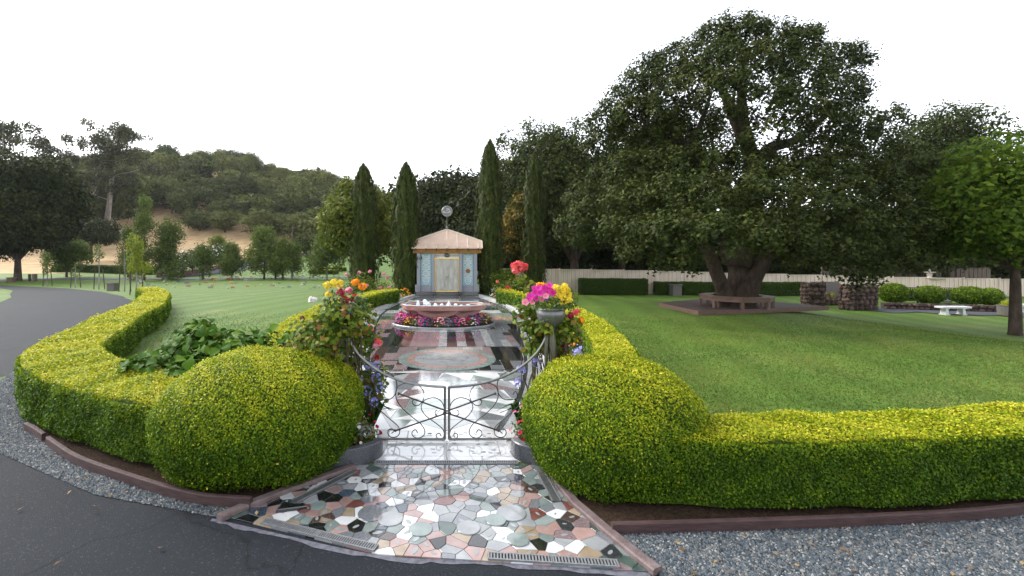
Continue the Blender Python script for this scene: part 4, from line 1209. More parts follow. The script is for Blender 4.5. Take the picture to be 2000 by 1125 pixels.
# dark oaks beside and behind the big one
(p, h) = T(1122, 550, 39.5, 258); broad_tree('oak_tree', 'dense dark oak left of the big oak, hanging low in front of the fence', 'tree', p, h, 12.4, M['oak'], 51, n=44, leaf=.21, dens=2.1, per=14, clr=.26, trunk=.5, base=.16, flat=.8, low=.8)
(p, h) = T(1215, 550, 41, 300); broad_tree('oak_tree', 'dark oak half hidden between the big oak and the low dense one', 'tree', p, h, 10.5, M['oak'], 52, n=30, leaf=.20, dens=2.2, per=14, clr=.28, trunk=.4, base=.2, low=.8)
(p, h) = T(1848, 560, 37.5, 208); broad_tree('oak_tree', 'tall open dark tree right of the big oak with sky showing through', 'tree', p, h, 7.2, M['oak'], 53, n=24, leaf=.19, dens=2.6, per=13, clr=.3, trunk=.28, base=.36, flat=.9)
(p, h) = T(1800, 560, 37, 398); broad_tree('oak_tree', 'low dark bushy tree under the right end of the big oak', 'tree', p, h, 7.4, M['oak'], 54, n=22, leaf=.19, dens=3.0, per=13, clr=.3, trunk=.25, base=.12, low=.9)
# trees behind the fence, left to right
bk = [(905, 356, 56, 13, 'dark broad tree behind the shrine roof'), (845, 372, 60, 14, 'dark rounded tree directly behind the left shrine cypress'), (965, 360, 50, 10, 'dark bushy tree behind the right shrine cypress'),
      (1080, 372, 46, 10, 'dark tree behind the fence left of the low oak'), (1290, 420, 46, 11, 'dark tree behind the fence seen under the left of the big oak'), (1420, 425, 48, 11, 'dark tree behind the fence seen behind the big trunk'), (1560, 430, 47, 12, 'dark tree behind the fence right of the big trunk'),
      (1690, 436, 46, 11, 'dark tree behind the grey wooden fence'), (1830, 462, 50, 11, 'low dark tree behind the tiered fountain'), (1925, 470, 54, 11, 'low dark tree behind the right stone wall'), (2030, 400, 50, 12, 'dark tree at the right edge behind the maple')]
proto_bt = None
for i, (px, pt, Y, wdt, lab) in enumerate(bk):
    (p, h) = T(px, 550, Y, pt)
    if i < 3:
        proto = broad_tree('background_tree', lab, 'tree', p, 9.0, 11, M['dark_tree'], 60 + i, n=30, leaf=.34, dens=1.4, per=13, clr=.42, trunk=.35, base=-.02, low=1.0, group='dark trees behind the fence')
        proto.scale = (wdt / 11, wdt / 11, h / 9.0)
        if i == 0: protos = []
        protos.append(proto)
    else:
        dup(protos[i % 3], (p[0], p[1], Z(*p)), i * 1.3, (wdt / 11, wdt / 11, h / 9.0), lab)
(p, h) = T(1035, 540, 52, 284); broad_tree('light_tree', 'tall pale green tree rising behind the cypresses', 'tree', p, h, 7.5, M['light_tree'], 71, n=24, leaf=.28, dens=1.5, per=12, clr=.4, trunk=.3, base=.3)
(p, h) = T(702, 545, 33, 352); broad_tree('magnolia_tree', 'broad yellow green magnolia between the two left cypresses', 'tree', p, h, 5.3, M['magnolia'], 72, n=26, leaf=.20, dens=4.2, per=12, clr=.22, trunk=.22, base=.16, low=.85, flat=.9)
(p, h) = T(1004, 550, 32, 362); broad_tree('golden_tree', 'tree with golden brown upper leaves between the right cypresses', 'tree', p, h, 2.7, M['golden'], 73, n=22, leaf=.17, dens=6, per=12, clr=.18, trunk=.14, base=.08, low=.9, flat=1.1)
(p, h) = T(985, 545, 27, 520); broad_tree('leafy_shrub', 'loose green shrub at the foot of the right cypress', 'shrub', p, 1.35, 1.7, M['rose_leaf'], 74, n=12, leaf=.09, dens=20, per=10, clr=.09, trunk=.03, base=.02, low=.9)
(p, h) = T(1012, 548, 26, 530); broad_tree('leafy_shrub', 'loose green shrub between the golden tree and the flowers', 'shrub', p, 1.2, 1.5, M['rose_leaf'], 75, n=12, leaf=.09, dens=20, per=10, clr=.09, trunk=.03, base=.02, low=.9)
(p, h) = T(1978, 655, 17.3, 262); broad_tree('maple_tree', 'bright green maple on the right lawn with a dark leaning trunk', 'tree', (21.6, 17.3), 7.2, 5.0, M['maple'], 76, n=26, leaf=.16, dens=4.5, per=14, clr=.22, trunk=.19, base=.30, low=.8)

# ---- cypresses
def cypress(label, px, Y, py_top, wpx, seed, n=9000):
    rng = np.random.default_rng(seed)
    (p, h) = T(px, 560, Y, py_top); rw = wpx / 2 * Y / FPX * 1.14
    t = thing('cypress_tree', label, 'tree', (p[0], p[1], Z(*p)), 0, 'slender cypresses round the shrine')
    u = rng.random(n) ** 0.8
    prof = np.interp(u, [0, .03, .12, .35, .6, .78, .9, .97, 1], [.75, .92, 1, 1.0, .96, .82, .56, .24, .03])
    a = rng.uniform(0, 2 * PI, n)
    lump = 1 + .11 * np.sin(a * 3 + u * 9 + seed) + .09 * np.sin(a * 7 - u * 23) + .07 * np.sin(u * 60 + a * 2) + .06 * np.sin(u * 110 - a * 5 + seed)
    rr = rw * prof * lump * (1.02 - np.abs(rng.normal(0, .15, n)) + np.where(rng.random(n) < .05, .14, 0))
    P = np.stack([rr * np.cos(a), rr * np.sin(a), u * h], 1)
    N = np.stack([np.cos(a), np.sin(a), np.full(n, .15)], 1) + rng.normal(0, .35, (n, 3))
    N /= np.linalg.norm(N, axis=1, keepdims=True)
    Tt = np.stack([np.cos(a) * .28, np.sin(a) * .28, np.ones(n)], 1) + rng.normal(0, .16, (n, 3)); Tt -= N * (Tt * N).sum(1, keepdims=True); Tt /= np.linalg.norm(Tt, axis=1, keepdims=True)
    B = np.cross(N, Tt); s = rng.uniform(.12, .42, n)[:, None]; w = rng.uniform(.022, .05, n)[:, None]
    V = np.stack([P - Tt * s * .4, P + B * w, P + Tt * s * .6, P - B * w], 1)
    streak = .16 * np.sin(a * 9 + seed + u * 6) + .13 * np.sin(a * 17 + u * 14)
    me = np_mesh('crown', V.reshape(-1, 3), np.arange(n * 4).reshape(n, 4), np.repeat(np.clip(.42 + streak + rng.normal(0, .18, n), 0, 1), 4))
    obj('crown', me, M['cypress'], t)['kind'] = 'stuff'
    mb = MB()
    us = np.linspace(0.01, .97, 16); pr = np.interp(us, [0, .03, .12, .35, .6, .78, .9, .97, 1], [.75, .92, 1, 1.0, .96, .82, .56, .24, .03])
    mb.lathe([(rw * q * .78, v * h) for q, v in zip(pr, us)], 12); mb.build('inner_branches', M['hedge_core'], t)
    mb = MB(); mb.tube([(0, 0, -.1), (0, 0, h * .5)], [.13, .06], 7); mb.build('trunk', M['bark'], t)
    return t
cypress('slender cypress furthest left, in front of the magnolia', 710, 31.0, 322, 50, 81)
cypress('slender cypress just left of the shrine, pointed top', 793, 27.2, 320, 47, 82)
cypress('tallest slender cypress, just right of the shrine', 957, 27.6, 276, 46, 83)
cypress('thin dark cypress furthest right, against the low oak', 1043, 30.0, 302, 38, 84)

# ---- left side: big dark evergreen by the road, eucalyptus, umbrella tree
(p, h) = T(62, 540, 52, 268); broad_tree('evergreen_tree', 'massive dark evergreen tree at the left edge beside the road', 'tree', (p[0] - 1.6, p[1]), h * .86, 12.6, M['dark_tree'], 91, n=60, leaf=.32, dens=1.35, per=15, clr=.45, trunk=.42, base=.09, low=1.0, flat=.75, lump=(.12, .26))
(p, h) = T(-60, 540, 50, 345); broad_tree('evergreen_tree', 'dark evergreen tree cut by the left edge of the picture', 'tree', p, h, 11.0, M['dark_tree'], 92, n=36, leaf=.30, dens=1.2, per=13, clr=.5, trunk=.5, base=.1, low=.85)
(p, h) = T(130, 540, 60, 462); broad_tree('leafy_tree', 'small mid green tree at the right foot of the massive evergreen', 'tree', p, h, 5.0, M['birch'], 93, n=18, leaf=.24, dens=2.2, per=12, clr=.32, trunk=.16, base=.15, low=.8)
(p, h) = T(178, 465, 82, 431); broad_tree('umbrella_tree', 'dark flat topped spreading tree standing on the dry grass', 'tree', p, h, 7.6, M['dark_tree'], 94, n=20, leaf=.3, dens=1.6, per=12, clr=.34, trunk=.3, base=.35, low=.6, flat=.5)
def eucalyptus(label, px, Y, py_top, lean, seed, tufts, rw=9):
    rng = np.random.default_rng(seed); (p, h) = T(px, 0, Y, py_top)
    t = thing('eucalyptus_tree', label, 'tree', (p[0], p[1], Z(*p)), 0, 'tall eucalyptus trees at the left')
    mb = MB(); cl = []
    for s in range(3):
        dx = lean + rng.normal(0, 3.0); ht = h * rng.uniform(.80, .97)
        path = crom([(s * .8 - .8, 0, -.5), (dx * .12 + s * .5, 0, ht * .3), (dx * .5, rng.normal(0, 1), ht * .65), (dx, rng.normal(0, 2), ht)], 5)
        mb.tube(path, list(np.linspace(.36, .07, len(path))), 7)
        for k in range(tufts):
            u = rng.uniform(.42, 1.0); q = np.array(path[int(u * (len(path) - 1))]); e = q + np.array([rng.normal(0, rw * .32), rng.normal(0, 2.5), rng.uniform(.5, 4)])
            mb.tube([q, (q + e) / 2 + np.array([0, 0, -.4]), e], [.12, .08, .04], 4)
            r = rng.uniform(1.0, 2.4); cl.append((e[0], e[1], e[2], r * 1.35, r, r * .7))
    mb.build('trunk', M['bark_pale'], t, smooth=True)
    obj('crown', crown(cl, .45, 1.0, 13, .55, seed + 1, droop=.5), M['euc'], t)['kind'] = 'stuff'
eucalyptus('tall eucalyptus at the far left, its top against the sky', 20, 105, 212, -4, 101, 9)
eucalyptus('tall leaning eucalyptus with pale bare trunks above the umbrella tree', 150, 112, 226, 8, 102, 8)
eucalyptus('airy eucalyptus between the other two, tufts standing clear of the hill', 90, 118, 236, 3, 103, 8)
eucalyptus('eucalyptus nearest to the hill oaks, the smallest of the four', 205, 122, 240, 3, 104, 7)
for i, (px, Y, pt, wdt, lab) in enumerate([(150, 122, 330, 12, 'dark leafy tree behind the pale eucalyptus trunks'), (225, 128, 318, 12, 'dark leafy tree between the eucalyptus and hill oaks'), (95, 116, 345, 13, 'dark leafy tree behind the massive evergreen')]):
    (p, h) = T(px, 0, Y, pt)
    if i == 0: pt0 = broad_tree('leafy_tree', lab, 'tree', p, 12, 12, M['oak_far'], 111, n=30, leaf=.5, dens=.6, per=12, clr=.55, trunk=.35, base=.06, low=.9); pt0.scale = (wdt / 12, wdt / 12, h / 12)
    else: dup(pt0, (p[0], p[1], Z(*p)), i * 2, (wdt / 12, wdt / 12, h / 12), lab)

# ---- birches along the far road
def birch(label, px, pyb, Y, py_top, wpx, seed, group='birches on the far lawn', white=False, m='birch', cut=.32):
    rng = np.random.default_rng(seed); (p, h) = T(px, pyb, Y, py_top); wd = wpx * Y / FPX
    t = thing('birch_tree', label, 'tree', (p[0], p[1], Z(*p)), 0, group)
    cl = []
    for k in range(26):
        u = rng.uniform(0, 1); z = h * (cut + (.95 - cut) * u); rad = wd / 2 * (1 - u) ** .5 * rng.uniform(.35, .85); a = rng.uniform(0, 2 * PI); r = wd * rng.uniform(.17, .26) * (1 - .35 * u)
        cl.append((rad * math.cos(a), rad * math.sin(a), z, r, r, r * 1.15))
    obj('crown', crown(cl, .20, 2.7, 14, .26, seed + 1, droop=1.5, low=.95, asp=.5), M[m], t)['kind'] = 'stuff'
    mb = MB(); mb.tube(crom([(0, 0, -.1), (.05, 0, h * .3), (-.04, .03, h * .6), (0, 0, h * .92)], 3), list(np.linspace(.13, .03, 10)), 7)
    limbs(mb, None, (0, 0, h * cut), [c[:3] for c in cl[:8]], .05, .015, rng, n=5)
    mb.build('trunk', M['bark_pale'] if white else M['bark'], t)
birch('tallest slender birch left, with a narrow crown above its neighbours', 282, 545, 53, 378, 62, 121, cut=.12)
birch('full weeping birch beside the tallest slender one', 330, 545, 54, 424, 78, 122, cut=.12)
birch('small pale birch at the left of the weeping pair', 250, 545, 60, 438, 44, 123, cut=.25)
birch('small birch in front of the white flowering oleanders', 396, 543, 54, 478, 50, 124, cut=.35)
birch('small birch beside the uphill road with pale trunk', 452, 541, 55, 474, 58, 125, white=True, cut=.34)
birch('largest birch of the middle lawn group, broad crown', 516, 544, 55, 432, 76, 126, cut=.3)
birch('slim birch second in the middle lawn group', 538, 544, 56, 470, 52, 127, cut=.38)
birch('small birch third in the middle lawn group', 552, 545, 54, 466, 50, 128, cut=.38)
birch('pale trunked birch at the right end of the middle lawn group', 570, 544, 55, 472, 50, 129, white=True, cut=.38)
birch('round crowned birch with forked pale trunk before the low clipped hedges', 638, 545, 55, 452, 84, 130, white=True, cut=.34)
birch('light green young tree on the dry slope edge', 425, 520, 80, 456, 44, 131, m='light_tree', cut=.2)
(p, h) = T(600, 490, 95, 455); broad_tree('round_shrub', 'rounded grey green bushy tree at the foot of the hill', 'shrub', p, h, 5.0, M['oak_far'], 132, n=18, leaf=.3, dens=1.6, per=12, clr=.34, trunk=.2, base=.03, low=.9)

# ---- staked saplings along the left road
def sapling(label, px, Y, py_top, wpx, seed, m, n=9, weep=1.0):
    rng = np.random.default_rng(seed); (p, h) = T(px, 0, Y, py_top); wd = wpx * Y / FPX
    t = thing('sapling', label, 'tree', (p[0], p[1], Z(*p)), 0, 'staked saplings along the left road')
    cl = []
    for k in range(n):
        z = h * rng.uniform(.42, .95); a = rng.uniform(0, 2 * PI); rad = wd / 2 * rng.uniform(.1, .8) * (1.25 - z / h)
        r = wd * rng.uniform(.12, .2); cl.append((rad * math.cos(a), rad * math.sin(a), z, r, r, r * 1.1))
    obj('crown', crown(cl, .12, 8, 9, .12, seed + 1, droop=1.2 * weep, low=.9), M[m], t)['kind'] = 'stuff'
    mb = MB(); mb.tube(crom([(0, 0, -.1), (.03, 0, h * .4), (-.03, 0, h * .9)], 3), list(np.linspace(.05, .012, 7)), 6)
    limbs(mb, None, (0, 0, h * .45), [c[:3] for c in cl[:6]], .02, .008, rng, n=4)
    mb.build('trunk', M['bark_pale'], t)
    for s in (-1, 1):
        mb = MB(); mb.tube([(s * .42, .05, -.1), (s * .30, 0, 1.55)], .035, 6); mb.build('stake', M['twig'], t)
sapling('weeping grey green sapling between stakes, furthest left of the roadside row', 92, 40, 491, 36, 141, 'birch', 10)
sapling('sparse sapling between stakes, second of the roadside row from the left', 147, 37, 506, 22, 142, 'birch', 4)
sapling('tall thin sapling between stakes in the middle of the roadside row', 193, 34.5, 460, 28, 143, 'birch', 6, .5)
sapling('dark drooping sapling between stakes beside the bright green one', 243, 31, 482, 26, 144, 'birch', 5)
sapling('bright yellow green sapling by the far end of the long hedge', 266, 27.5, 455, 58, 145, 'sapling', 16)

# ---- oaks covering the hill: five crown shapes, copied
HILL_PROTO = []
def hill_tree_proto(seed, flat, n, wd=10.0, h=7.5):
    rng = np.random.default_rng(seed)
    cl = rand_clumps(rng, n, wd / 2, wd / 2, h * .42, h * .55, wd * .17, wd * .27, flat)
    cl.append((0, 0, h * .5, wd * .3, wd * .3, h * .3))
    me = crown(cl, .50, .75, 9, .42, seed + 1, up=.6, low=.5)
    mb = MB(); mb.tube([(0, 0, -1), (0, 0, h * .5)], [.4, .2], 6)
    for c in cl[:4]: mb.tube([(0, 0, h * .25), c[:3]], [.18, .07], 5)
    return me, mb.mesh('trunk')
meshes = [hill_tree_proto(150 + i, .75 + .05 * i, 16 + i) for i in range(6)]
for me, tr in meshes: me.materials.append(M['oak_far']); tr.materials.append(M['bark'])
TL_U = [-400, 200, 225, 250, 300, 350, 380, 420, 480, 560, 650, 720, 900]
TL_Y = [455, 440, 430, 420, 414, 414, 446, 470, 468, 478, 484, 490, 490]
rng = np.random.default_rng(161)
spots = []
for Y in (118, 126, 134, 143, 152, 161, 170, 180, 190, 200, 211, 224):
    step = 62 * 125 / Y
    for px in np.arange(205 if Y < 165 else 90, 830, step):
        q = px + rng.uniform(-.35, .35) * step; yy = Y + rng.uniform(-4, 4)
        x = (q - CX) / FPX * yy; pyb = HY + (H - Z(x, yy)) / yy * FPX
        if pyb > np.interp(q, TL_U, TL_Y): continue
        if 395 < q < 424 and 350 < pyb < 388: continue        # the bare reddish patch
        if Y > 150 and rng.random() < .12: continue
        spots.append((q, pyb, x, yy))
rowname = {}
spots.sort(key=lambda s: s[3])
bands = [('lowest band at the foot of the wooded hill', 0, 132), ('lower slope of the wooded hill', 132, 150), ('middle slope of the wooded hill', 150, 168), ('upper slope of the wooded hill', 168, 188), ('crest of the wooded hill', 188, 300)]
ORD = ['first', 'second', 'third', 'fourth', 'fifth', 'sixth', 'seventh', 'eighth', 'ninth', 'tenth', 'eleventh', 'twelfth', 'thirteenth', 'fourteenth', 'fifteenth', 'sixteenth', 'seventeenth', 'eighteenth', 'nineteenth', 'twentieth']
TENS = ['twenty', 'thirty', 'forty', 'fifty', 'sixty', 'seventy', 'eighty']
ORD += [w + ('-' + o if o else '') if o else {'twenty': 'twentieth', 'thirty': 'thirtieth', 'forty': 'fortieth', 'fifty': 'fiftieth', 'sixty': 'sixtieth', 'seventy': 'seventieth', 'eighty': 'eightieth'}[w] for w in TENS for o in [''] + ORD[:9]][1:]
for bn, y0, y1 in bands:
    row = sorted([s for s in spots if y0 <= s[3] < y1])
    for i, (q, pyb, x, yy) in enumerate(row):
        me, tr = meshes[rng.integers(6)]
        s = rng.uniform(.75, 1.35); t = thing('hill_oak', '%s oak from the left on the %s' % (ORD[i], bn), 'tree', (x, yy, Z(x, yy) - .4), rng.uniform(0, 6.28), 'oaks covering the hill')
        t.scale = (s, s, s * rng.uniform(.85, 1.15))
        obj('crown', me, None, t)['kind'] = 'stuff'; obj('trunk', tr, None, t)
# ================================================================ SHRINE
M['grey_stone'] = mat('grey_granite_block', (0.20, 0.21, 0.235), (0.33, 0.34, 0.37), .5, 30, .4, bump=.1)
M['blue_tile'] = mat('light_blue_tile', (0.20, 0.40, 0.48), (0.30, 0.50, 0.57), .35, 9, .5)
M['cream'] = mat('cream_relief', (0.62, 0.59, 0.53), (0.76, 0.73, 0.67), .5, 30, .4)
M['gold'] = mat('gold_metal', (0.55, 0.36, 0.07), (0.80, 0.58, 0.16), .25, 20, .5, metal=1.0)
M['bronze'] = mat('amber_bronze', (0.13, 0.052, 0.012), (0.28, 0.125, 0.028), .45, 60, .5, metal=.3)
M['silver_door'] = mat('tarnished_silver_door', (0.26, 0.26, 0.23), (0.46, 0.45, 0.41), .38, 6, .5, metal=.75, stretch=(1, 1, .25))
M['roof_pink'] = mat('pink_metal_roofing', (0.46, 0.33, 0.25), (0.56, 0.42, 0.33), .6, 3, .4, bump=.1)
M['roof_rib'] = mat('pale_roof_rib', (0.62, 0.52, 0.44), (0.72, 0.62, 0.54), .5, 10, .4)
SY = 26.55
sh = thing('shrine', 'small blue tiled shrine with pink ribbed roof at the end of the courtyard', 'shrine', (0, SY, 0))
def part(name, m, fn, parent, **k):
    mb = MB(); fn(mb); return mb.build(name, M[m], parent, **k)
part('base_step', 'black', lambda b: b.box((0, 1.5, .06), (3.75, 3.6, .12), ch=.01), sh)
part('plinth', 'dark', lambda b: b.box((0, 1.55, .17), (3.6, 3.4, .10), ch=.01), sh)
part('wall', 'grey_stone', lambda b: b.box((0, 1.72, 1.36), (3.44, 2.9, 2.28)), sh)
for x, w in ((-1.66, .20), (-.80, .19), (.80, .19), (1.66, .20)):
    part('pillar', 'grey_stone', lambda b: b.box((x, .16, 1.36), (w, .22, 2.28), ch=.01), sh)
for s in (-1, 1):
    part('side_block', 'grey_stone', lambda b: b.box((s * 1.78, .15, .42), (.16, .3, .40), ch=.01), sh)
    part('lower_panel', 'grey_stone', lambda b: b.box((s * 1.23, .235, .40), (.62, .06, .36), ch=.008), sh)
    pn = part('tile_panel', 'blue_tile', lambda b: b.box((s * 1.23, .24, 1.53), (.62, .05, 1.88)), sh)
    # raised arabesque: interlaced scrolls in a tall cartouche
    mb = MB()
    def curl(cx, cz, r, a0, turn, sg):
        pts = []
        for i in range(13):
            a = a0 + sg * turn * i / 12; q = r * (1 - .75 * i / 12); pts.append((cx + q * math.cos(a), .208, cz + q * math.sin(a)))
        mb.tube(pts, .021, 4)
    for k in range(9):
        z = .92 + k * .165
        for m_ in (-1, 1):
            curl(s * 1.23 + m_ * .105, z, .085, PI / 2 * (1 if k % 2 else -1), 4.6, m_)
            mb.tube([(s * 1.23, .208, z - .08), (s * 1.23 + m_ * .05, .206, z), (s * 1.23, .208, z + .08)], .011, 4)
            curl(s * 1.23 + m_ * .20, z + .08, .045, 0 if m_ < 0 else PI, 4.2, -m_)
    for m_ in (-1, 1):
        mb.tube([(s * 1.23, .205, .62), (s * 1.23 + m_ * .13, .205, .72), (s * 1.23 + m_ * .21, .205, .86), (s * 1.23 + m_ * .15, .205, .84), (s * 1.23, .205, .76)], .016, 4)
        mb.tube([(s * 1.23 + m_ * .22, .205, .90), (s * 1.23 + m_ * .24, .205, 1.3), (s * 1.23 + m_ * .22, .205, 2.38), (s * 1.23, .205, 2.44)], .009, 4)
    o = mb.build('arabesque', M['cream'], pn); o['kind'] = 'stuff'
mb = MB(); mb.lathe([(.0, 0), (.13, .006), (.13, .02), (0, .024)], 10, close=False)
md = mb.build('medallion', M['bronze'], sh, loc=(1.23, .205, 1.42), rot=(PI / 2, 0, 0), sc=(1.0, 1, 1)); md['label'] = 'brownish rounded medallion on the right tile panel'
# lintel with scrolls and dark rosette, gilt door frame, pair of doors
part('lintel_panel', 'cream', lambda b: b.box((0, .24, 2.30), (1.40, .06, .36)), sh)
mb = MB()
for m_ in (-1, 1):
    for k in range(4):
        pts = [(m_ * (.24 + k * .13) + .06 * (1 - .07 * i) * math.cos(i * .5) * m_, .205, 2.29 + .09 * (1 - .07 * i) * math.sin(i * .5)) for i in range(12)]
        mb.tube(pts, .010, 4)
o = mb.build('lintel_scroll', M['steel_dull'], sh); o['kind'] = 'stuff'
mb = MB(); mb.lathe([(.0, 0), (.17, .004), (.16, .03), (.08, .05), (0, .05)], 12, close=False); mb.build('rosette', M['blue'], sh, loc=(0, .21, 2.34), rot=(PI / 2, 0, 0), sc=(1.1, .75, 1))
fr_ = MB(); fr_.box((-.675, .20, 1.17), (.04, .10, 1.90)); fr_.box((.675, .20, 1.17), (.04, .10, 1.90)); fr_.box((0, .20, 2.15), (1.43, .10, .055)); fr_.box((0, .20, .235), (1.43, .10, .03)); fr_.build('door_frame', M['gold'], sh)
for s in (-1, 1):
    d = part('door', 'silver_door', lambda b: b.box((s * .327, .225, 1.185), (.648, .05, 1.86), ch=.004), sh)
    part('door_panel', 'silver_door', lambda b: (b.box((s * .327, .192, 1.55), (.50, .016, .95)), b.box((s * .327, .192, .62), (.50, .016, .56))), d)
    part('door_handle', 'steel', lambda b: (b.blob((s * .06, .17, 1.08), .035), b.tube([(s * .06, .165, 1.05), (s * .06, .15, .98), (s * .06, .165, .9)], .012, 5)), d)
# frieze, eaves and roof
part('frieze', 'bronze', lambda b: b.box((0, 1.72, 2.61), (3.96, 3.42, .29)), sh)
mb = MB()
for i in range(44):
    x = -1.93 + i * .09
    mb.tube([(x, .004, 2.46), (x + .07, .0, 2.70)], .007, 4); mb.tube([(x + .07, .004, 2.46), (x, .0, 2.70)], .007, 4)
o = mb.build('frieze_lattice', M['gold'], sh); o['kind'] = 'stuff'
EV, AP_Z = 2.76, 3.93
ex, ey0, ey1 = 2.06, -.08, 3.55
apx, apy = 0, 1.75
mb = MB()
v = [(-ex, ey0, EV), (ex, ey0, EV), (ex, ey1, EV), (-ex, ey1, EV), (-ex, ey0 + .35, EV + .42), (ex, ey0 + .35, EV + .42), (ex, ey1 - .35, EV + .42), (-ex, ey1 - .35, EV + .42), (0, apy - .4, AP_Z), (0, apy + .4, AP_Z),
     (-ex, ey0, EV - .04), (ex, ey0, EV - .04), (ex, ey1, EV - .04), (-ex, ey1, EV - .04)]
mb.add(v, [(0, 1, 5, 8, 4), (1, 2, 6, 5), (2, 3, 7, 9, 6), (3, 0, 4, 7), (5, 6, 9, 8), (7, 4, 8, 9), (10, 11, 1, 0), (11, 12, 2, 1), (12, 13, 3, 2), (13, 10, 0, 3), (13, 12, 11, 10)])
roof = mb.build('roof', M['roof_pink'], sh)
def roof_front(x):
    t_top = (AP_Z - (EV + .42)) * (1 - abs(x) / ex) + EV + .42
    k = (t_top - EV) / (AP_Z - EV); return (x, ey0 + (apy - .4 - ey0) * k, t_top)
for x in (-1.83, -1.22, -.61, 0, .61, 1.22, 1.83):
    e = roof_front(x); n = Vector((0, -(AP_Z - EV), apy - .4 - ey0)).normalized() * .015
    part('roof_rib', 'roof_rib', lambda b: b.tube([(x, ey0 + n.y, EV + n.z), (e[0], e[1] + n.y, e[2] + n.z)], .026, 5), roof)
    part('bracket', 'iron', lambda b: b.box((x, ey0 + .02, EV - .09), (.06, .08, .14)), sh)
for s in (-1, 1):
    part('ridge_cap', 'roof_rib', lambda b: b.tube([(s * ex, ey0 + .35, EV + .43), (0, apy - .4, AP_Z + .015)], .03, 5), roof)
    part('corner_rib', 'roof_rib', lambda b: b.tube([(s * ex, ey0, EV), (s * ex, ey0 + .35, EV + .43)], .03, 5), roof)
part('finial', 'steel', lambda b: b.lathe([(.07, 0), (.05, .06), (.075, .12), (.03, .18), (.02, .2)], 8, c=(0, apy - .4, AP_Z)), sh)
part('finial_pole', 'steel', lambda b: b.tube([(0, apy - .4, AP_Z + .15), (0, apy - .4, 4.75)], .016, 6), sh)
# round emblem on the pole: double ring with calligraphic strokes
EZ = 5.05; EYY = apy - .4
def torus(b, r, t, n=28):
    pts = [(r * math.cos(2 * PI * i / n), 0, r * math.sin(2 * PI * i / n)) for i in range(n + 1)]; b.tube(pts, t, 5)
em = part('emblem_disc', 'dark', lambda b: b.lathe([(0, -.006), (.29, -.006), (.29, .006), (0, .006)], 28, close=False), sh, loc=(0, EYY, EZ), rot=(PI / 2, 0, 0))
part('emblem_ring', 'white', lambda b: (torus(b, .315, .014), torus(b, .262, .008)), sh, loc=(0, EYY, EZ))
def script(b):
    y = -.018
    for pts in ([(.13, .13), (.135, -.05), (.125, -.10)], [(.085, .02), (.09, -.07), (.05, -.10), (.01, -.05), (.005, .0)], [(.01, -.03), (0, -.09), (-.035, -.11), (-.06, -.07), (-.055, .04)], [(-.055, -.06), (-.10, -.10), (-.13, -.06), (-.14, .02)],
                [(-.14, -.02), (-.17, -.09), (-.20, -.05), (-.195, .01)], [(.17, .03), (.185, -.04), (.17, -.09)], [(.06, .15), (.05, .05), (.02, .02), (-.02, .05), (.0, .10), (.03, .07)], [(-.03, .16), (-.01, .12), (.02, .16), (.045, .12)], [(.09, .18), (.10, .10), (.06, .06)]):
        b.tube([(p[0] * 1.15, y, p[1] * 1.15) for p in crom(pts, 4)], .013, 5)
o = part('emblem_script', 'white', script, sh, loc=(0, EYY, EZ)); o['kind'] = 'stuff'

# ================================================================ FOUNTAIN BOWL AND PLANTER
M['rose_stone'] = mat('pink_granite', (0.31, 0.165, 0.142), (0.46, 0.275, 0.24), .28, 25, .5, bump=.05, detail=9)
M['water'] = mat('still_water', (0.02, 0.03, 0.035), None, .04, 2, .6)
M['crystal'] = mat('pale_blue_white_crystal', (0.62, 0.70, 0.74), (0.84, 0.87, 0.89), .3, 9, .6)
FX, FY = -.12, 15.5
pl = thing('planter', 'long oval white edged planter set in the courtyard floor under the pink bowl', 'planter', (FX, FY, 0))
mb = MB()
oval = [(1.72 * math.cos(2 * PI * i / 48), 1.42 * math.sin(2 * PI * i / 48)) for i in range(49)]
rail(mb, oval, .085, .075); mb.build('rim', M['pale'], pl)
mb = MB(); mb.prism([(p[0] * .985, p[1] * .985) for p in oval[:-1]], .014, .07); mb.build('soil_fill', M['soil'], pl)
fb = thing('fountain_bowl', 'faceted pink stone fountain bowl holding white crystals', 'fountain', (FX + .03, FY, .09))
n = 16; prof = [(0.03, .40, None), (.10, .56, None), (.26, .66, .86), (.44, .97, .93), (.575, 1.0, None), (.60, .96, None)]
vs, fs = [], []
for z, a, b in [(.0, .34, .34), (.10, .42, .56), (.30, .84, .62), (.43, .95, .92), (.585, 1.0, 1.0), (.585, .93, .93), (.50, .80, .80)]:
    for j in range(n):
        t = 2 * PI * (j + .5) / n; q = a if j % 2 == 0 else b
        sx = 1.48; sy = .80
        c, s_ = math.cos(t), math.sin(t); pw = .72
        vs.append((sx * q * math.copysign(abs(c) ** pw, c), sy * q * math.copysign(abs(s_) ** pw, s_), z))
for i in range(6):
    for j in range(n):
        a, b, c, d = i * n + j, i * n + (j + 1) % n, (i + 1) * n + (j + 1) % n, (i + 1) * n + j
        if i in (1, 2): fs += [(a, b, c), (a, c, d)] if j % 2 else [(a, b, d), (b, c, d)]
        else: fs.append((a, b, c, d))
fs.append(tuple(range(n - 1, -1, -1)))
mb = MB(); mb.add(vs, fs); mb.build('bowl', M['rose_stone'], fb)
mb = MB(); mb.prism([(v[0] * .98, v[1] * .98) for v in vs[6 * n:7 * n]], .505, .535); mb.build('water', M['water'], fb)
mb = MB(); rail(mb, [(v[0], v[1]) for v in vs[5 * n:6 * n]] + [(vs[5 * n][0], vs[5 * n][1])], .10, .014, .586 - Z(0, 0)); mb.build('rim_inlay', M['white'], fb)
rng = np.random.default_rng(171)
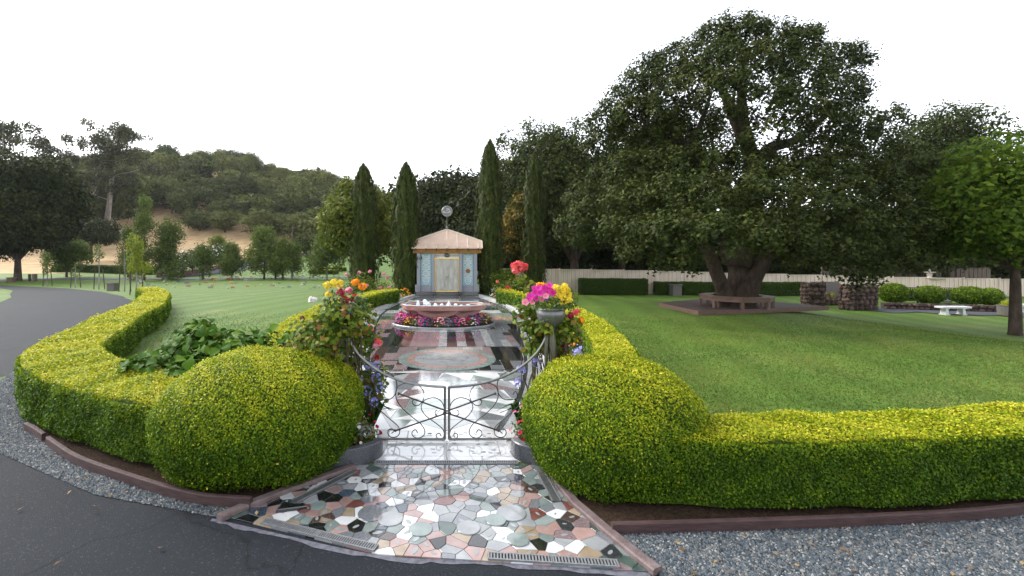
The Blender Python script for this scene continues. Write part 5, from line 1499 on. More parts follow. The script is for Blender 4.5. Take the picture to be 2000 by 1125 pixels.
for (x, y, h, r, sh_) in [(-.86, -.1, .26, .09, 0), (-.62, .05, .30, .15, 1), (-.50, -.2, .20, .12, 1), (-.28, -.1, .16, .13, 0), (-.05, .1, .12, .12, 0), (.18, -.15, .25, .15, 0), (.42, .1, .10, .12, 1), (.62, -.1, .09, .13, 0), (.85, .05, .08, .12, 1), (-.1, -.3, .10, .1, 0)]:
    c = thing('crystal', {0: 'pointed', 1: 'rounded'}[sh_] + ' white crystal in the pink fountain bowl, %s' % ORD[[-.86, -.62, -.50, -.28, -.1, -.05, .18, .42, .62, .85].index(x)] + ' from the left', 'crystal', (FX + x, FY + y, .59), rng.uniform(0, 6), 'white crystals in the fountain bowl')
    mb = MB()
    if sh_ == 0:
        mb.lathe([(r, 0), (r * .85, h * .45), (r * .12, h)], 5, sx=1, sy=.7)
        mb.v = [(a + rng.normal(0, .012), b_ + rng.normal(0, .012), q) for a, b_, q in mb.v]
    else: mb.blob((0, 0, h * .5), (r, r * .7, h * .5), rng, .18, 7, 5)
    mb.v = [(a * .8, b_ * .8, q * .78) for a, b_, q in mb.v]
    mb.build('crystal_body', M['crystal'], c)

# ---- bedding plants: prototypes then copies
def bedding(name, label, petals, leaf='herb', r=.22, h=.26, nf=26, fr=.032, seed=1, cat='flowers', group=None, loc=(0, 0, 0), nl=170, lsz=.05, spike=False):
    rng = np.random.default_rng(seed)
    t = thing(name, label, cat, loc, 0, group)
    D = rng.normal(0, 1, (nl, 3)); D[:, 2] = np.abs(D[:, 2]); D /= np.linalg.norm(D, axis=1, keepdims=True)
    P = D * np.array([r, r, h]) * rng.uniform(.45, 1, (nl, 1)); P[:, 2] += .02
    obj('foliage', leaves('foliage', P, D * .5 + np.array([0, 0, .6]), lsz, .5, rng.random(nl), rng, .5), M[leaf], t)['kind'] = 'stuff'
    if spike:
        V = []
        for k in range(nf // 6):
            a = rng.uniform(0, 2 * PI); q = r * rng.uniform(.1, .7); hh = h * rng.uniform(1.0, 1.5)
            for i in range(9): V.append((q * math.cos(a) + rng.normal(0, .012), q * math.sin(a) + rng.normal(0, .012), hh * (.55 + .45 * i / 8)))
        P = np.array(V); N = rng.normal(0, 1, P.shape) + np.array([0, -.6, .3])
        me = leaves('blossoms', P, N, fr * 1.5, .8, rng.random(len(P)), rng, .2)
    else:
        D = rng.normal(0, 1, (nf, 3)); D[:, 2] = np.abs(D[:, 2]) * 1.2; D /= np.linalg.norm(D, axis=1, keepdims=True)
        me = flower_cloud('blossoms', D * np.array([r, r, h]) * 1.05 + np.array([0, 0, .03]), D * .8 + np.array([0, -.3, .4]), fr, rng)
    obj('blossoms', me, M[petals], t)['kind'] = 'stuff'
    return t
KINDS = {'magenta': ('f_magenta', False), 'pink': ('f_pink', False), 'crimson': ('f_crimson', True), 'purple': ('f_purple', False), 'yellow': ('f_yellow', False), 'coral red': ('f_coral', False), 'white': ('f_white', False), 'silvery': ('f_silver', False), 'lavender': ('f_blue', True), 'orange': ('f_orange', False)}
BED = {}
def bed_plant(col, loc, label, group, sc=1.0, rz=0.0):
    if col not in BED:
        pm, sp = KINDS[col]
        BED[col] = bedding('bedding_flower', label, pm, 'f_silver' if col == 'silvery' else 'herb', seed=200 + len(BED), spike=sp, nf=34 if not sp else 40, group=group)
        BED[col].location = loc; BED[col].rotation_euler = (0, 0, rz); BED[col].scale = sc if hasattr(sc, '__len__') else (sc, sc, sc)
        return BED[col]
    return dup(BED[col], loc, rz, sc, label, group)
rng = np.random.default_rng(181)
seq = ['magenta', 'crimson', 'magenta', 'pink', 'purple', 'magenta', 'pink', 'magenta', 'orange', 'crimson', 'silvery', 'magenta', 'purple', 'crimson', 'pink', 'silvery', 'purple', 'magenta', 'pink', 'crimson', 'white', 'magenta', 'purple', 'pink', 'yellow', 'silvery', 'pink', 'magenta', 'coral red', 'yellow']
cnt = {}
for i, col in enumerate(seq):
    a = PI * (1.06 + (i / (len(seq) - 1)) * .0) if False else PI + .25 * -1 + (PI + .5) * i / (len(seq) - 1)
    x, y = FX + 1.46 * math.cos(a), FY + 1.16 * math.sin(a)
    cnt[col] = cnt.get(col, 0) + 1
    bed_plant(col, (x, y, .09), '%s bedding flower in the oval planter, %s %s one from the left' % (col, ORD[cnt[col] - 1], col), 'bedding flowers round the fountain', (lambda q: (q, q, q * .92))(rng.uniform(.8, 1.1)), rng.uniform(0, 6))
    if i % 2 == 0 and abs(math.sin(a)) < .75:
        c2 = ['magenta', 'pink', 'crimson', 'purple'][i // 2 % 4]; cnt['i' + c2] = cnt.get('i' + c2, 0) + 1
        bed_plant(c2, (FX + 1.15 * math.cos(a), FY + .82 * math.sin(a), .09), 'taller %s flower close under the pink bowl, %s from the left' % (c2, ORD[cnt['i' + c2] - 1]), 'bedding flowers close under the bowl', rng.uniform(.9, 1.2), rng.uniform(0, 6))
# beds along both sides of the courtyard
cnt = {}
for s, side in ((-1, 'left'), (1, 'right')):
    ysr = np.linspace(7.2, 25.2, 34)
    for i, y in enumerate(ysr):
        col = ['white', 'lavender', 'yellow', 'purple', 'pink', 'coral red', 'white', 'magenta', 'silvery', 'orange', 'lavender', 'yellow'][(i * 5 + (3 if s > 0 else 0)) % 12]
        x = s * (th(y) + rng.uniform(.36, .75)); cnt[(s, col)] = cnt.get((s, col), 0) + 1
        bed_plant(col, (x, y + rng.uniform(-.15, .15), .02), '%s clump along the %s courtyard edge, %s %s one from the gate' % (col, side, ORD[cnt[(s, col)] - 1], col), 'flowers along the courtyard beds', rng.uniform(1.0, 1.9), rng.uniform(0, 6))

# ================================================================ ROSES, URNS, GATE
def rose_bush(label, loc, lobes, nleaf, seed, blooms, extra=None, lsz=(.035, .065)):
    rng = np.random.default_rng(seed)
    t = thing('rose_bush', label, 'rose bush', loc)
    P, N = [], []
    for (x, y, z, r, rz) in lobes:
        k = int(nleaf * r * rz / sum(l[3] * l[4] for l in lobes))
        D = rng.normal(0, 1, (k, 3)); D /= np.linalg.norm(D, axis=1, keepdims=True)
        P.append(np.array([x, y, z]) + D * rng.uniform(.35, 1.08, k)[:, None] * np.array([r, r, rz])); N.append(D * .5 + np.array([0, -.2, .6]))
    P, N = np.concatenate(P), np.concatenate(N); k = P[:, 2] > .05; P, N = P[k], N[k]
    obj('foliage', broad_leaves('foliage', P, N + rng.normal(0, .45, N.shape), rng.uniform(*lsz, len(P)), rng.beta(2, 2, len(P)), rng), M['rose_leaf'], t)['kind'] = 'stuff'
    mb = MB()
    for l in lobes:
        for k in range(3):
            b = (rng.normal(0, .1), rng.normal(0, .08), 0); e = np.array(l[:3]) + rng.normal(0, .3, 3) * np.array([l[3], l[3], l[4]])
            m = (np.array(b) + e) / 2 + rng.normal(0, .08, 3); mb.tube(crom([b, m, e], 4), list(np.linspace(.013, .005, 9)), 5)
    mb.build('stems', M['twig'], t)['kind'] = 'stuff'
    for (x, y, z, r, c) in blooms:
        obj('bloom', rosebloom(rng, r), M[c], t, loc=(x, y, z))
    return t
G = 5.6
def gx(px): return (px - CX) / FPX * G
def gzz(py): return H - (py - HY) / FPX * G
bl = [((px - CX) / FPX * 6.0 + 1.28, 6.0 - 6.1 + rng.uniform(-.15, .05), H - (py - HY) / FPX * 6.0, r, c) for px, py, r, c in
      [(669, 572, .055, 'f_crimson'), (681, 570, .045, 'f_pink'), (674, 588, .06, 'f_crimson'), (687, 589, .05, 'f_crimson'), (702, 588, .055, 'f_crimson'), (697, 580, .04, 'f_red'), (684, 600, .05, 'f_red'), (668, 562, .035, 'f_pink'), (649, 608, .04, 'f_maroon'), (648, 628, .05, 'f_maroon'), (627, 632, .05, 'f_maroon'), (722, 645, .05, 'f_coral'), (738, 671, .055, 'f_coral'), (733, 676, .04, 'f_pink'), (712, 650, .04, 'f_red'), (610, 662, .045, 'f_pink'), (583, 684, .05, 'f_pink'), (611, 588, .05, 'f_white'), (590, 625, .035, 'f_maroon'), (700, 640, .04, 'f_pink'), (735, 702, .03, 'f_red')]]
rose_bush('big climbing rose bush at the left gate post with crimson blooms', (-1.28, 6.1, .02),
          [(-.05, -.74, 1.60, .22, .12), (.1, -.7, 1.62, .16, .1), (-.05, -.74, 1.46, .24, .17), (-.15, -.72, 1.22, .26, .2), (-.42, -.6, 1.3, .24, .2), (.16, -.66, 1.48, .17, .15), (-.1, 0, 1.32, .36, .28), (-.35, .1, 1.15, .36, .30), (.12, .0, 1.22, .28, .26), (-.6, .05, .95, .30, .30), (-.02, -.05, .95, .30, .28), (-.3, -.05, .80, .32, .25), (.36, .02, .66, .15, .20), (.30, .05, .32, .15, .2), (.0, .1, 1.52, .30, .16), (-.55, .1, .5, .25, .3), (.1, .1, .5, .3, .3)], 4000, 191, bl, lsz=(.045, .08))
bl = [(gx(px) - 1.32 + rng.uniform(-.03, .03), rng.uniform(-.1, .1), H - (py - HY) / FPX * 5.9, r, c) for px, py, r, c in
      [(1132, 612, .05, 'f_coral'), (1126, 618, .04, 'f_crimson'), (1142, 628, .05, 'f_orange'), (1119, 582, .035, 'f_pink'), (1106, 636, .05, 'f_maroon'), (1098, 628, .04, 'f_pink'), (1104, 664, .05, 'f_maroon'), (1116, 680, .06, 'f_maroon'), (1108, 696, .05, 'f_red'), (1118, 700, .05, 'f_maroon')]]
rose_bush('leafy climbing rose wound round the right gate post and urn', (1.32, 5.9, .02),
          [(-.12, -.38, 1.42, .11, .12), (.12, -.34, 1.38, .11, .12), (-.16, -.05, 1.35, .20, .20), (-.18, -.05, 1.12, .16, .16), (.08, .0, 1.20, .28, .20), (.26, .05, 1.35, .18, .2), (-.05, .0, 1.42, .30, .16), (.16, .1, .95, .18, .22), (-.32, -.05, 1.52, .15, .16), (.2, .1, .35, .16, .2), (.2, .1, 1.75, .24, .10)], 1600, 192, bl, lsz=(.045, .08))
# tall shoot with a red truss
rs = np.random.default_rng(193)
t = thing('rose_shoot', 'single tall rose shoot with a coral red bloom cluster above the right urn', 'rose', (1.05, 6.0, .02))
pts = [np.array(p) - np.array((1.05, 6.0, .02)) for p in (at(1052, 640, 6.0), at(1043, 600, 6.0), at(1031, 560, 6.0), at(1024, 545, 6.0), at(1015, 522, 6.0))]
mb = MB(); mb.tube(crom([(0.15, 0, 0), (.1, 0, .8)] + pts, 4), .009, 5); mb.build('stem', M['stem'], t)
P = np.concatenate([q + rs.normal(0, .06, (14, 3)) for q in pts[:-1]]); obj('foliage', broad_leaves('foliage', P, rs.normal(0, .4, P.shape) + np.array([0, -.3, .7]), rs.uniform(.05, .08, len(P)), rs.uniform(.5, .85, len(P)), rs), M['rose_leaf'], t)['kind'] = 'stuff'
for px, py, r in ((1006, 519, .05), (1014, 516, .055), (1023, 521, .05), (1008, 528, .05), (1018, 526, .045), (1027, 519, .035)):
    q = np.array(at(px, py, 5.95)) - np.array((1.05, 6.0, .02)); obj('bloom', rosebloom(rs, r), M['f_coral'], t, loc=tuple(q))

# posts with steel bowls, and the flowers that stand in the bowls
def post(label, pxs, pbowl, yb):
    x0 = gx(pbowl)
    t = thing('gate_post', label, 'gate post', (x0, G, 0))
    for px, w in pxs:
        mb = MB(); x = gx(px) - x0; mb.tube([(x, 0, 0), (x, 0, 1.42)], w, 10); mb.build('post_tube', M['steel'], t)
    mb = MB(); mb.lathe([(.05, 1.40), (.09, 1.44), (.145, 1.50), (.17, 1.57), (.178, 1.65), (.165, 1.65), (.14, 1.60)], 20); mb.build('bowl', M['steel_dull'], t, smooth=True)
    mb = MB(); torus_pts = [(.178 * math.cos(2 * PI * i / 24), .178 * math.sin(2 * PI * i / 24), 1.655) for i in range(25)]; mb.tube(torus_pts, .012, 5); mb.build('bowl_rim', M['steel'], t)
    return t
post('steel gate post at the left, its bowl hidden among roses', ((666, .040), (677, .018), (650, .016)), 664, 600)
post('steel gate post at the right carrying a grey bowl of flowers', ((1079, .045), (1066, .018)), 1075, 600)
rf = np.random.default_rng(195)
def bowl_flowers(name, label, loc, leafn, blooms, cat='flowers', lob=None):
    t = thing(name, label, cat, loc)
    D = rf.normal(0, 1, (leafn, 3)); D[:, 2] = np.abs(D[:, 2]); D /= np.linalg.norm(D, axis=1, keepdims=True)
    P = D * np.array(lob or (.22, .2, .2)) * rf.uniform(.4, 1, (leafn, 1))
    obj('foliage', leaves('foliage', P, D + np.array([0, -.2, .4]), .055, .5, rf.random(leafn), rf, .5), M['herb'], t)['kind'] = 'stuff'
    for kind, c, x, y, z, r in blooms:
        if kind == 'p': obj('bloom', pompon(rf, 70, r), M[c], t, loc=(x, y, z), rot=(rf.uniform(.1, .6), 0, 0))
        else:
            vs, fs = openflower(rf, r); mb = MB(); mb.add(vs, fs); me = mb.mesh('bloom'); a = me.attributes.new('tint', 'FLOAT', 'POINT'); a.data.foreach_set('value', [.1] + [float(rf.uniform(.4, 1))] * (len(vs) - 1))
            obj('bloom', me, M[c], t, loc=(x, y, z), rot=(rf.uniform(.7, 1.25), rf.uniform(-.4, .4), 0))
    return t
def rel(px, py, Y, o): q = at(px, py, Y); return q[0] - o[0], q[1] - o[1], q[2] - o[2]
o0 = (gx(1062), G - .02, 1.66)
bb = []
for px, py, r in [(1026, 590, .05), (1036, 578, .055), (1034, 583, .045), (1046, 571, .05), (1044, 563, .045), (1055, 572, .05), (1052, 562, .045), (1064, 563, .05), (1072, 562, .05), (1079, 571, .055), (1074, 557, .04), (1066, 578, .045), (1068, 570, .045), (1058, 584, .04), (1047, 583, .04), (1083, 564, .04), (1040, 590, .04)]:
    x, y, z = rel(px, py, G - .2 + rf.uniform(-.05, .12), o0); bb.append(('f', 'f_magenta' if py < 584 and px != 1066 else 'f_pink', x, y, z, r))
bb.append(('f', 'f_purple') + rel(1067, 580, G - .2, o0) + (.045,))
bowl_flowers('petunia_clump', 'magenta petunias spilling over the left of the right gate bowl', o0, 260, bb, lob=(.26, .22, .22))
o1 = (gx(1102), G - .02, 1.66)
bb = [('p', 'f_yellow') + rel(px, py, G - .15 + rf.uniform(-.05, .1), o1) + (r,) for px, py, r in [(1086, 561, .04), (1087, 577, .04), (1092, 568, .035), (1103, 559, .042), (1101, 572, .05), (1108, 566, .038), (1099, 580, .042), (1111, 574, .035), (1111, 586, .042), (1100, 591, .036), (1096, 563, .035), (1112, 578, .03)]]
bowl_flowers('marigold_clump', 'bright yellow marigolds in the right half of the right gate bowl', o1, 200, bb, lob=(.18, .18, .2))
o2 = (gx(1057), G + .12, 1.66)
bowl_flowers('marigold_clump', 'orange marigold behind the magenta petunias in the right bowl', o2, 50, [('p', 'f_orange') + rel(1055, 557, G + .1, o2) + (.045,), ('p', 'f_orange') + rel(1062, 558, G + .12, o2) + (.04,)], lob=(.1, .1, .2))
o3_ = (gx(652), G - .02, 1.64)
bb = [('p', 'f_yellow') + rel(px, py, G - .1 + rf.uniform(-.05, .1), o3_) + (r,) for px, py, r in [(640, 557, .05), (653, 551, .045), (659, 558, .048), (664, 552, .04), (642, 575, .042)]]
bowl_flowers('marigold_clump', 'pale yellow marigolds on top of the left gate bowl', o3_, 220, bb, lob=(.2, .18, .26))
o4 = (gx(697), G + .1, 1.6)
bb = [('p', 'f_orange') + rel(px, py, G + .05, o4) + (.05,) for px, py in [(694, 551), (708, 559)]]
bowl_flowers('marigold_clump', 'two deep orange marigolds right of the left gate bowl', o4, 240, bb, lob=(.16, .16, .28))

# gate: two leaves of thin steel with scrolls
def zc(zx, zy): return 640 + zx / 4.017, 640 + zy / 4.017
SCR = {
 'big_scroll': [(705, 825), (690, 800), (665, 815), (665, 845), (700, 866), (745, 853), (762, 815), (735, 760), (650, 690), (575, 620), (540, 560), (535, 510), (545, 470), (590, 440), (650, 432), (710, 450), (750, 495), (755, 550), (735, 590), (700, 612), (670, 600), (665, 575), (690, 558)],
 'heart_scroll': [(890, 850), (876, 828), (852, 840), (860, 866), (890, 872), (912, 850), (905, 800), (850, 750), (780, 700), (740, 650), (735, 610), (760, 570), (810, 550), (860, 555), (900, 590), (915, 640), (900, 680), (870, 692), (845, 680), (845, 655), (862, 648)],
 'outer_scroll': [(500, 830), (520, 812), (508, 795), (480, 800), (472, 832), (500, 860), (545, 853), (565, 820), (550, 770), (480, 710), (380, 620), (320, 570), (250, 520), (215, 500)],
 'upper_scroll': [(420, 525), (402, 500), (385, 520), (390, 550), (430, 565), (490, 560), (530, 520), (543, 460), (530, 400), (490, 360), (445, 335)],
 'corner_scroll': [(295, 845), (315, 820), (290, 805), (272, 830), (285, 862), (330, 865), (352, 835), (330, 770), (270, 720)]}
for s, lab in ((1, 'left leaf of the low scrolled steel gate'), (-1, 'right leaf of the low scrolled steel gate')):
    t = thing('gate_leaf', lab, 'gate', (-s * 1.22, G, 0))
    ox = -s * 1.22
    def gp(px, py, dy=0.0): return (s * (gx(px)) - ox if s > 0 else -gx(px) - ox, dy, gzz(py))
    top = crom([(678, 655), (690, 678), (708, 700), (736, 722), (768, 738), (804, 749), (840, 754), (869, 756)], 4)
    mb = MB(); mb.tube([gp(*p) for p in top], .016, 7); mb.build('top_rail', M['steel'], t)
    mb = MB(); mb.tube([gp(869, 755), gp(869, 858)], .016, 7); mb.build('meeting_stile', M['steel'], t)
    mb = MB(); mb.tube([gp(678, 857), gp(869, 858)], .016, 7); mb.build('bottom_rail', M['steel'], t)
    mb = MB(); mb.tube([gp(678, 655), gp(678, 858)], .016, 7); mb.build('hinge_stile', M['steel'], t)
    for nm, pts in SCR.items():
        mb = MB(); mb.tube([gp(*zc(*p)) for p in crom(pts, 4)], .0058, 5); mb.build(nm, M['iron'], t)
    for a, b in (((560, 513), (937, 650)), ((533, 803), (937, 664))):
        mb = MB(); pa, pb = gp(*zc(*a), dy=-.022), gp(*zc(*b), dy=-.022); mb.tube([pa, pb], .0095, 6); mb.blob(pa, .017, None, 0, 6, 4); mb.build('brace_rod', M['iron'], t)

# agapanthus and other plants at the foot of the gate
def agapanthus(label, loc, heads, seed):
    rng = np.random.default_rng(seed); t = thing('agapanthus', label, 'flowers', loc)
    mb = MB()
    for k in range(16):
        a = rng.uniform(0, 2 * PI); L = rng.uniform(.3, .5); mb.tube([(0, 0, 0), (L * .35 * math.cos(a), L * .35 * math.sin(a), L * .75), (L * .8 * math.cos(a), L * .8 * math.sin(a), L * .62)], [.012, .012, .002], 4)
    mb.build('foliage', M['broad'], t)['kind'] = 'stuff'
    for px, py in heads:
        q = rel(px, py, loc[1] - .1 + rng.uniform(-.1, .1), loc); st = MB(); st.tube([(0, 0, 0), (q[0] * .4, q[1] * .4, q[2] * .6), q], .006, 5); st.build('stem', M['stem'], t)
        D = rng.normal(0, 1, (26, 3)); D[:, 2] += .3; D /= np.linalg.norm(D, axis=1, keepdims=True)
        obj('flower_head', flower_cloud('flower_head', D * .062, D, .017, rng), M['f_blue'], t, loc=q)['kind'] = 'stuff'
agapanthus('lavender blue agapanthus inside the gate on the left', (-.98, 5.95, .04), [(720, 715), (735, 716), (735, 738), (743, 757), (716, 763), (700, 742), (730, 786), (690, 735)], 201)
agapanthus('lavender blue agapanthus inside the gate on the right', (.98, 5.95, .04), [(1018, 722), (1013, 748), (1055, 683), (1048, 708)], 202)
for i, (x, y, pm, lab) in enumerate([(-.98, 5.45, 'f_crimson', 'dark red begonia clump on the left granite wall by the gate'), (-1.12, 5.25, 'f_white', 'white flowering clump low beside the left round bush'), (1.0, 5.45, 'f_red', 'red begonia clump on the right granite wall by the gate'), (.98, 5.75, 'f_pink', 'leafy pink flowered clump behind the right granite wall'), (1.75, 6.9, 'f_maroon', 'dark maroon flowers behind the right round bush'), (1.62, 7.3, 'f_red', 'red flowers before the sword leaved iris')]):
    bedding('bedding_flower', lab, pm, 'rose_leaf' if i % 2 == 0 else 'herb', r=.19, h=.32, nf=22, fr=.026, seed=210 + i, loc=(x, y, .04), nl=200, lsz=.05)
t = thing('iris_clump', 'tall sword leaved iris clump beside the right inner hedge', 'plant', (2.02, 7.0, .02)); rng = np.random.default_rng(221)
vs, fs = [], []
for k in range(46):
    a = rng.uniform(0, 2 * PI); b = rng.normal(0, .10, 2); L = rng.uniform(.55, 1.0); tl = rng.normal(0, .16, 2); w = .016; o = len(vs)
    for u in (0, .5, 1):
        ww = w * (1 - u ** 2.5); vs += [(b[0] + tl[0] * u * u * 1.6 - ww * math.cos(a), b[1] + tl[1] * u * u * 1.6 - ww * math.sin(a), L * u), (b[0] + tl[0] * u * u * 1.6 + ww * math.cos(a), b[1] + tl[1] * u * u * 1.6 + ww * math.sin(a), L * u)]
    fs += [(o, o + 1, o + 3, o + 2), (o + 2, o + 3, o + 5, o + 4)]
mb = MB(); mb.add(vs, fs); me = mb.mesh('foliage'); at_ = me.attributes.new('tint', 'FLOAT', 'POINT'); at_.data.foreach_set('value', np.repeat(rng.uniform(.4, 1, 46), 6).astype(np.float32)); obj('foliage', me, M['herb'], t)['kind'] = 'stuff'
rose_bush('pink flowered rose bush at the foot of the left cypresses', (-4.6, 24.5, 0), [(0, 0, .9, .7, .6), (.6, -.3, .6, .6, .5), (-.6, .2, .6, .6, .5), (1.3, -.2, .6, .55, .5)], 1100, 231, [(rf.uniform(-1, 1.6), -.6, rf.uniform(.6, 1.5), .09, 'f_pink') for _ in range(9)], lsz=(.07, .12))
rose_bush('bushy rose with few blooms right of the shrine', (3.0, 24.0, 0), [(0, 0, .6, .6, .45), (.7, .2, .7, .6, .5)], 700, 232, [(rf.uniform(-.5, 1), -.5, rf.uniform(.5, 1), .08, 'f_coral') for _ in range(5)], lsz=(.07, .12))
# ================================================================ OAK BENCH AND DECK
M['deck'] = mat('weathered_redwood', (0.045, 0.028, 0.022), (0.085, 0.058, 0.048), .7, 6, .3, bump=.4, stretch=(.4, 3, 3))
M['deck_face'] = mat('redwood_face_board', (0.085, 0.048, 0.036), (0.14, 0.085, 0.066), .65, 6, .3, stretch=(.4, 3, 3))
gO = Z(OX, OY)
dk = thing('deck', 'low brown wooden platform round the foot of the big oak', 'deck', (OX, OY, gO))
# corner points of the platform from its silhouette: long front edge, left corner further back
A = W(1366, 616); B_ = W(1617, 617); C_ = W(1286, 598)
q = [(A[0] - OX, A[1] - OY), (B_[0] - OX, B_[1] - OY), (B_[0] - OX - 1.6, B_[1] - OY + 4.6), (C_[0] - OX, C_[1] - OY)]
mb = MB(); mb.prism(ccw(q), 0.0, .125); mb.build('frame', M['deck_face'], dk)
# deck boards laid along the front edge
u = Vector((q[1][0] - q[0][0], q[1][1] - q[0][1])).normalized(); nv = Vector((-u.y, u.x))
for k in range(34):
    a = k * .15; poly = list(q)
    c0 = nv.x * q[0][0] + nv.y * q[0][1]
    poly = clip_half(poly, -nv.x, -nv.y, -(c0 + a + .006)); poly = clip_half(poly, nv.x, nv.y, c0 + a + .144) if len(poly) > 2 else poly
    if len(poly) > 2 and area(poly) > .02: mb = MB(); mb.prism(ccw(poly), .127, .155 + .003 * (k % 3), .004); mb.build('deck_board', M['deck'], dk)
for p0, p1 in ((q[0], q[1]), (q[3], q[0])):
    L = math.hypot(p1[0] - p0[0], p1[1] - p0[1]); rz = math.atan2(p1[1] - p0[1], p1[0] - p0[0]); nx, ny = math.sin(rz), -math.cos(rz)
    mb = MB(); mb.box(((p0[0] + p1[0]) / 2 + nx * .02, (p0[1] + p1[1]) / 2 + ny * .02, .085), (L, .035, .17), rz); mb.build('face_board', M['deck_face'], dk)
bn = thing('tree_bench', 'eight sided wooden bench running round the big oak trunk', 'bench', (OX, OY - .15, gO + .155))
M['bench_wood'] = mat('brown_bench_wood', (0.09, 0.053, 0.038), (0.16, 0.10, 0.077), .6, 6, .3, stretch=(.6, .6, 5))
r0, r1 = 1.0, 1.42
for k in range(8):
    a0, a1 = PI / 8 + k * PI / 4, PI / 8 + (k + 1) * PI / 4
    f = lambda r, a: (r * math.cos(a), r * math.sin(a))
    st = MB(); st.prism(ccw([f(r0, a0 + .004), f(r1, a0 + .004), f(r1, a1 - .004), f(r0, a1 - .004)]), .43, .475, .006); st.build('seat', M['bench_wood'], bn)
    am = (a0 + a1) / 2; rr = r1 * math.cos(PI / 8) - .05
    ap = MB(); ap.box((rr * math.cos(am), rr * math.sin(am), .35), (2 * rr * math.tan(PI / 8) - .02, .03, .15), am + PI / 2); ap.build('apron_board', M['bench_wood'], bn)
    lg = MB(); x, y = f(r1 - .10, a0); lg.box((x, y, .214), (.10, .10, .428), a0); lg.build('leg', M['bench_wood'], bn)
    lg = MB(); x, y = f(r0 + .06, a0); lg.box((x, y, .214), (.08, .08, .428), a0); lg.build('leg', M['bench_wood'], bn)
# ================================================================ FENCES, CLIPPED HEDGES, BINS
M['fence'] = mat('cream_fence_boards', (0.52, 0.43, 0.355), (0.66, 0.56, 0.47), .7, 3, .2, stretch=(3, 3, .3))
M['fence_grey'] = mat('weathered_grey_boards', (0.10, 0.075, 0.062), (0.20, 0.155, 0.135), .85, 4, .2, stretch=(5, 5, .3))
ft = thing('board_fence', 'long cream board fence running behind the right lawn', 'fence', (4.0, 36.5, Z(4, 36.5)))
def fence_run(t, x0, x1, y0, y1, ztops, m, w=.15, pw=2.4, org=None):
    n = int((x1 - x0) / pw)
    ox, oy, oz = t.location
    for k in range(n):
        a, b = k / n, (k + 1) / n
        xa, xb = x0 + (x1 - x0) * a, x0 + (x1 - x0) * b; ya, yb = y0 + (y1 - y0) * a, y0 + (y1 - y0) * b
        zt = float(np.interp(a, np.linspace(0, 1, len(ztops)), ztops)); zb = min(Z(xa, ya), Z(xb, yb)) - .1
        mb = MB(); nb = int(pw / w); dx = (xb - xa) / nb
        for i in range(nb):
            x = xa + dx * (i + .5); y = ya + (yb - ya) * (i + .5) / nb
            mb.box((x - ox, y - oy + (.012 if i % 2 else 0), (zt + zb) / 2 - oz), (abs(dx) - .012, .022, zt - zb))
        mb.build('fence_panel', M[m], t)['kind'] = 'stuff'
        mb = MB(); mb.box(((xa + xb) / 2 - ox, (ya + yb) / 2 - oy - .02, zt + .02 - oz), (xb - xa - .11, .08, .04)); mb.build('cap_rail', M[m], t)
        mb = MB(); mb.box((xa - ox, ya - oy - .03, (zt + zb) / 2 + .05 - oz), (.10, .10, zt - zb + .12)); mb.build('fence_post', M[m], t)
fence_run(ft, 4.0, 46, 36.5, 33.5, [1.25, 1.22, 1.15, 1.05, .92, .80, .70, .62, .56, .50], 'fence')
f2 = thing('board_fence', 'weathered grey wooden fence standing higher behind the cream one', 'fence', (33, 39, Z(33, 39)))
fence_run(f2, 32.5, 46, 39.5, 38.5, [1.35, 1.25], 'fence_grey')
f3 = thing('board_fence', 'rusty brown low fence at the top of the far left lawn', 'fence', (-38, 101, Z(-38, 101)))
fence_run(f3, -40, -18, 101, 101, [3.1, 3.0, 3.0], 'fence_grey', pw=3.2, w=.4)
hedge('clipped_hedge', 'dark green clipped hedge before the cream fence, left piece', [((1132 - CX) / FPX * 35.6, 35.6), ((1198 - CX) / FPX * 35.3, 35.3), ((1262 - CX) / FPX * 35.0, 35.0)], .9, 1.2, leaf=.05, dens=2600, m=M['trim'], young=.25, near=20, seed=11)
hedge('clipped_hedge', 'dark green clipped hedge before the cream fence, behind the oak trunk', [W(1277, 575)[:2], W(1420, 577)[:2], W(1573, 577)[:2]], .9, .95, leaf=.05, dens=2600, m=M['trim'], young=.25, near=20, seed=12)
hedge('clipped_hedge', 'dark clipped hedge along the road below the dry slope', [W(108, 531)[:2], W(180, 532)[:2], W(300, 536)[:2]], 1.2, 1.0, leaf=.10, dens=700, m=M['trim'], young=.3, near=40, seed=13)
hedge('clipped_hedge', 'small yellow topped low hedge on the far lawn, nearer piece', [W(607, 535)[:2], W(660, 535)[:2]], 1.0, .55, leaf=.09, dens=900, young=.9, near=40, seed=14)
hedge('clipped_hedge', 'small yellow topped low hedge on the far lawn, farther piece', [W(622, 530)[:2], W(676, 529)[:2]], 1.0, .55, leaf=.09, dens=900, young=.9, near=40, seed=15)
M['concrete'] = mat('exposed_aggregate_concrete', (0.085, 0.078, 0.072), (0.19, 0.175, 0.165), .85, 45, .2, bump=.6, bscale=60)
def bin_(label, px, py, w, h, m='concrete'):
    x, y, z = W(px, py); t = thing('litter_bin', label, 'litter bin', (x, y, z), 0, 'square concrete litter bins')
    mb = MB(); mb.box((0, 0, h / 2 - .03), (w * .94, w * .94, h - .06), ch=.02); mb.build('body', M[m], t)
    mb = MB(); rail(mb, [(-w / 2, -w / 2), (w / 2, -w / 2), (w / 2, w / 2), (-w / 2, w / 2), (-w / 2, -w / 2)], .10, .07, h - .06 - Z(0, 0)); mb.build('rim', M[m], t)
    mb = MB(); mb.box((0, 0, h - .055), (w * .8, w * .8, .02)); mb.build('liner', M['pit'], t)
bin_('square concrete litter bin beside the left road near the hedge end', 220, 568, .52, .55)
bin_('brown square litter bin at the far bend of the left road', 22, 551, .55, .5, 'deck_face')
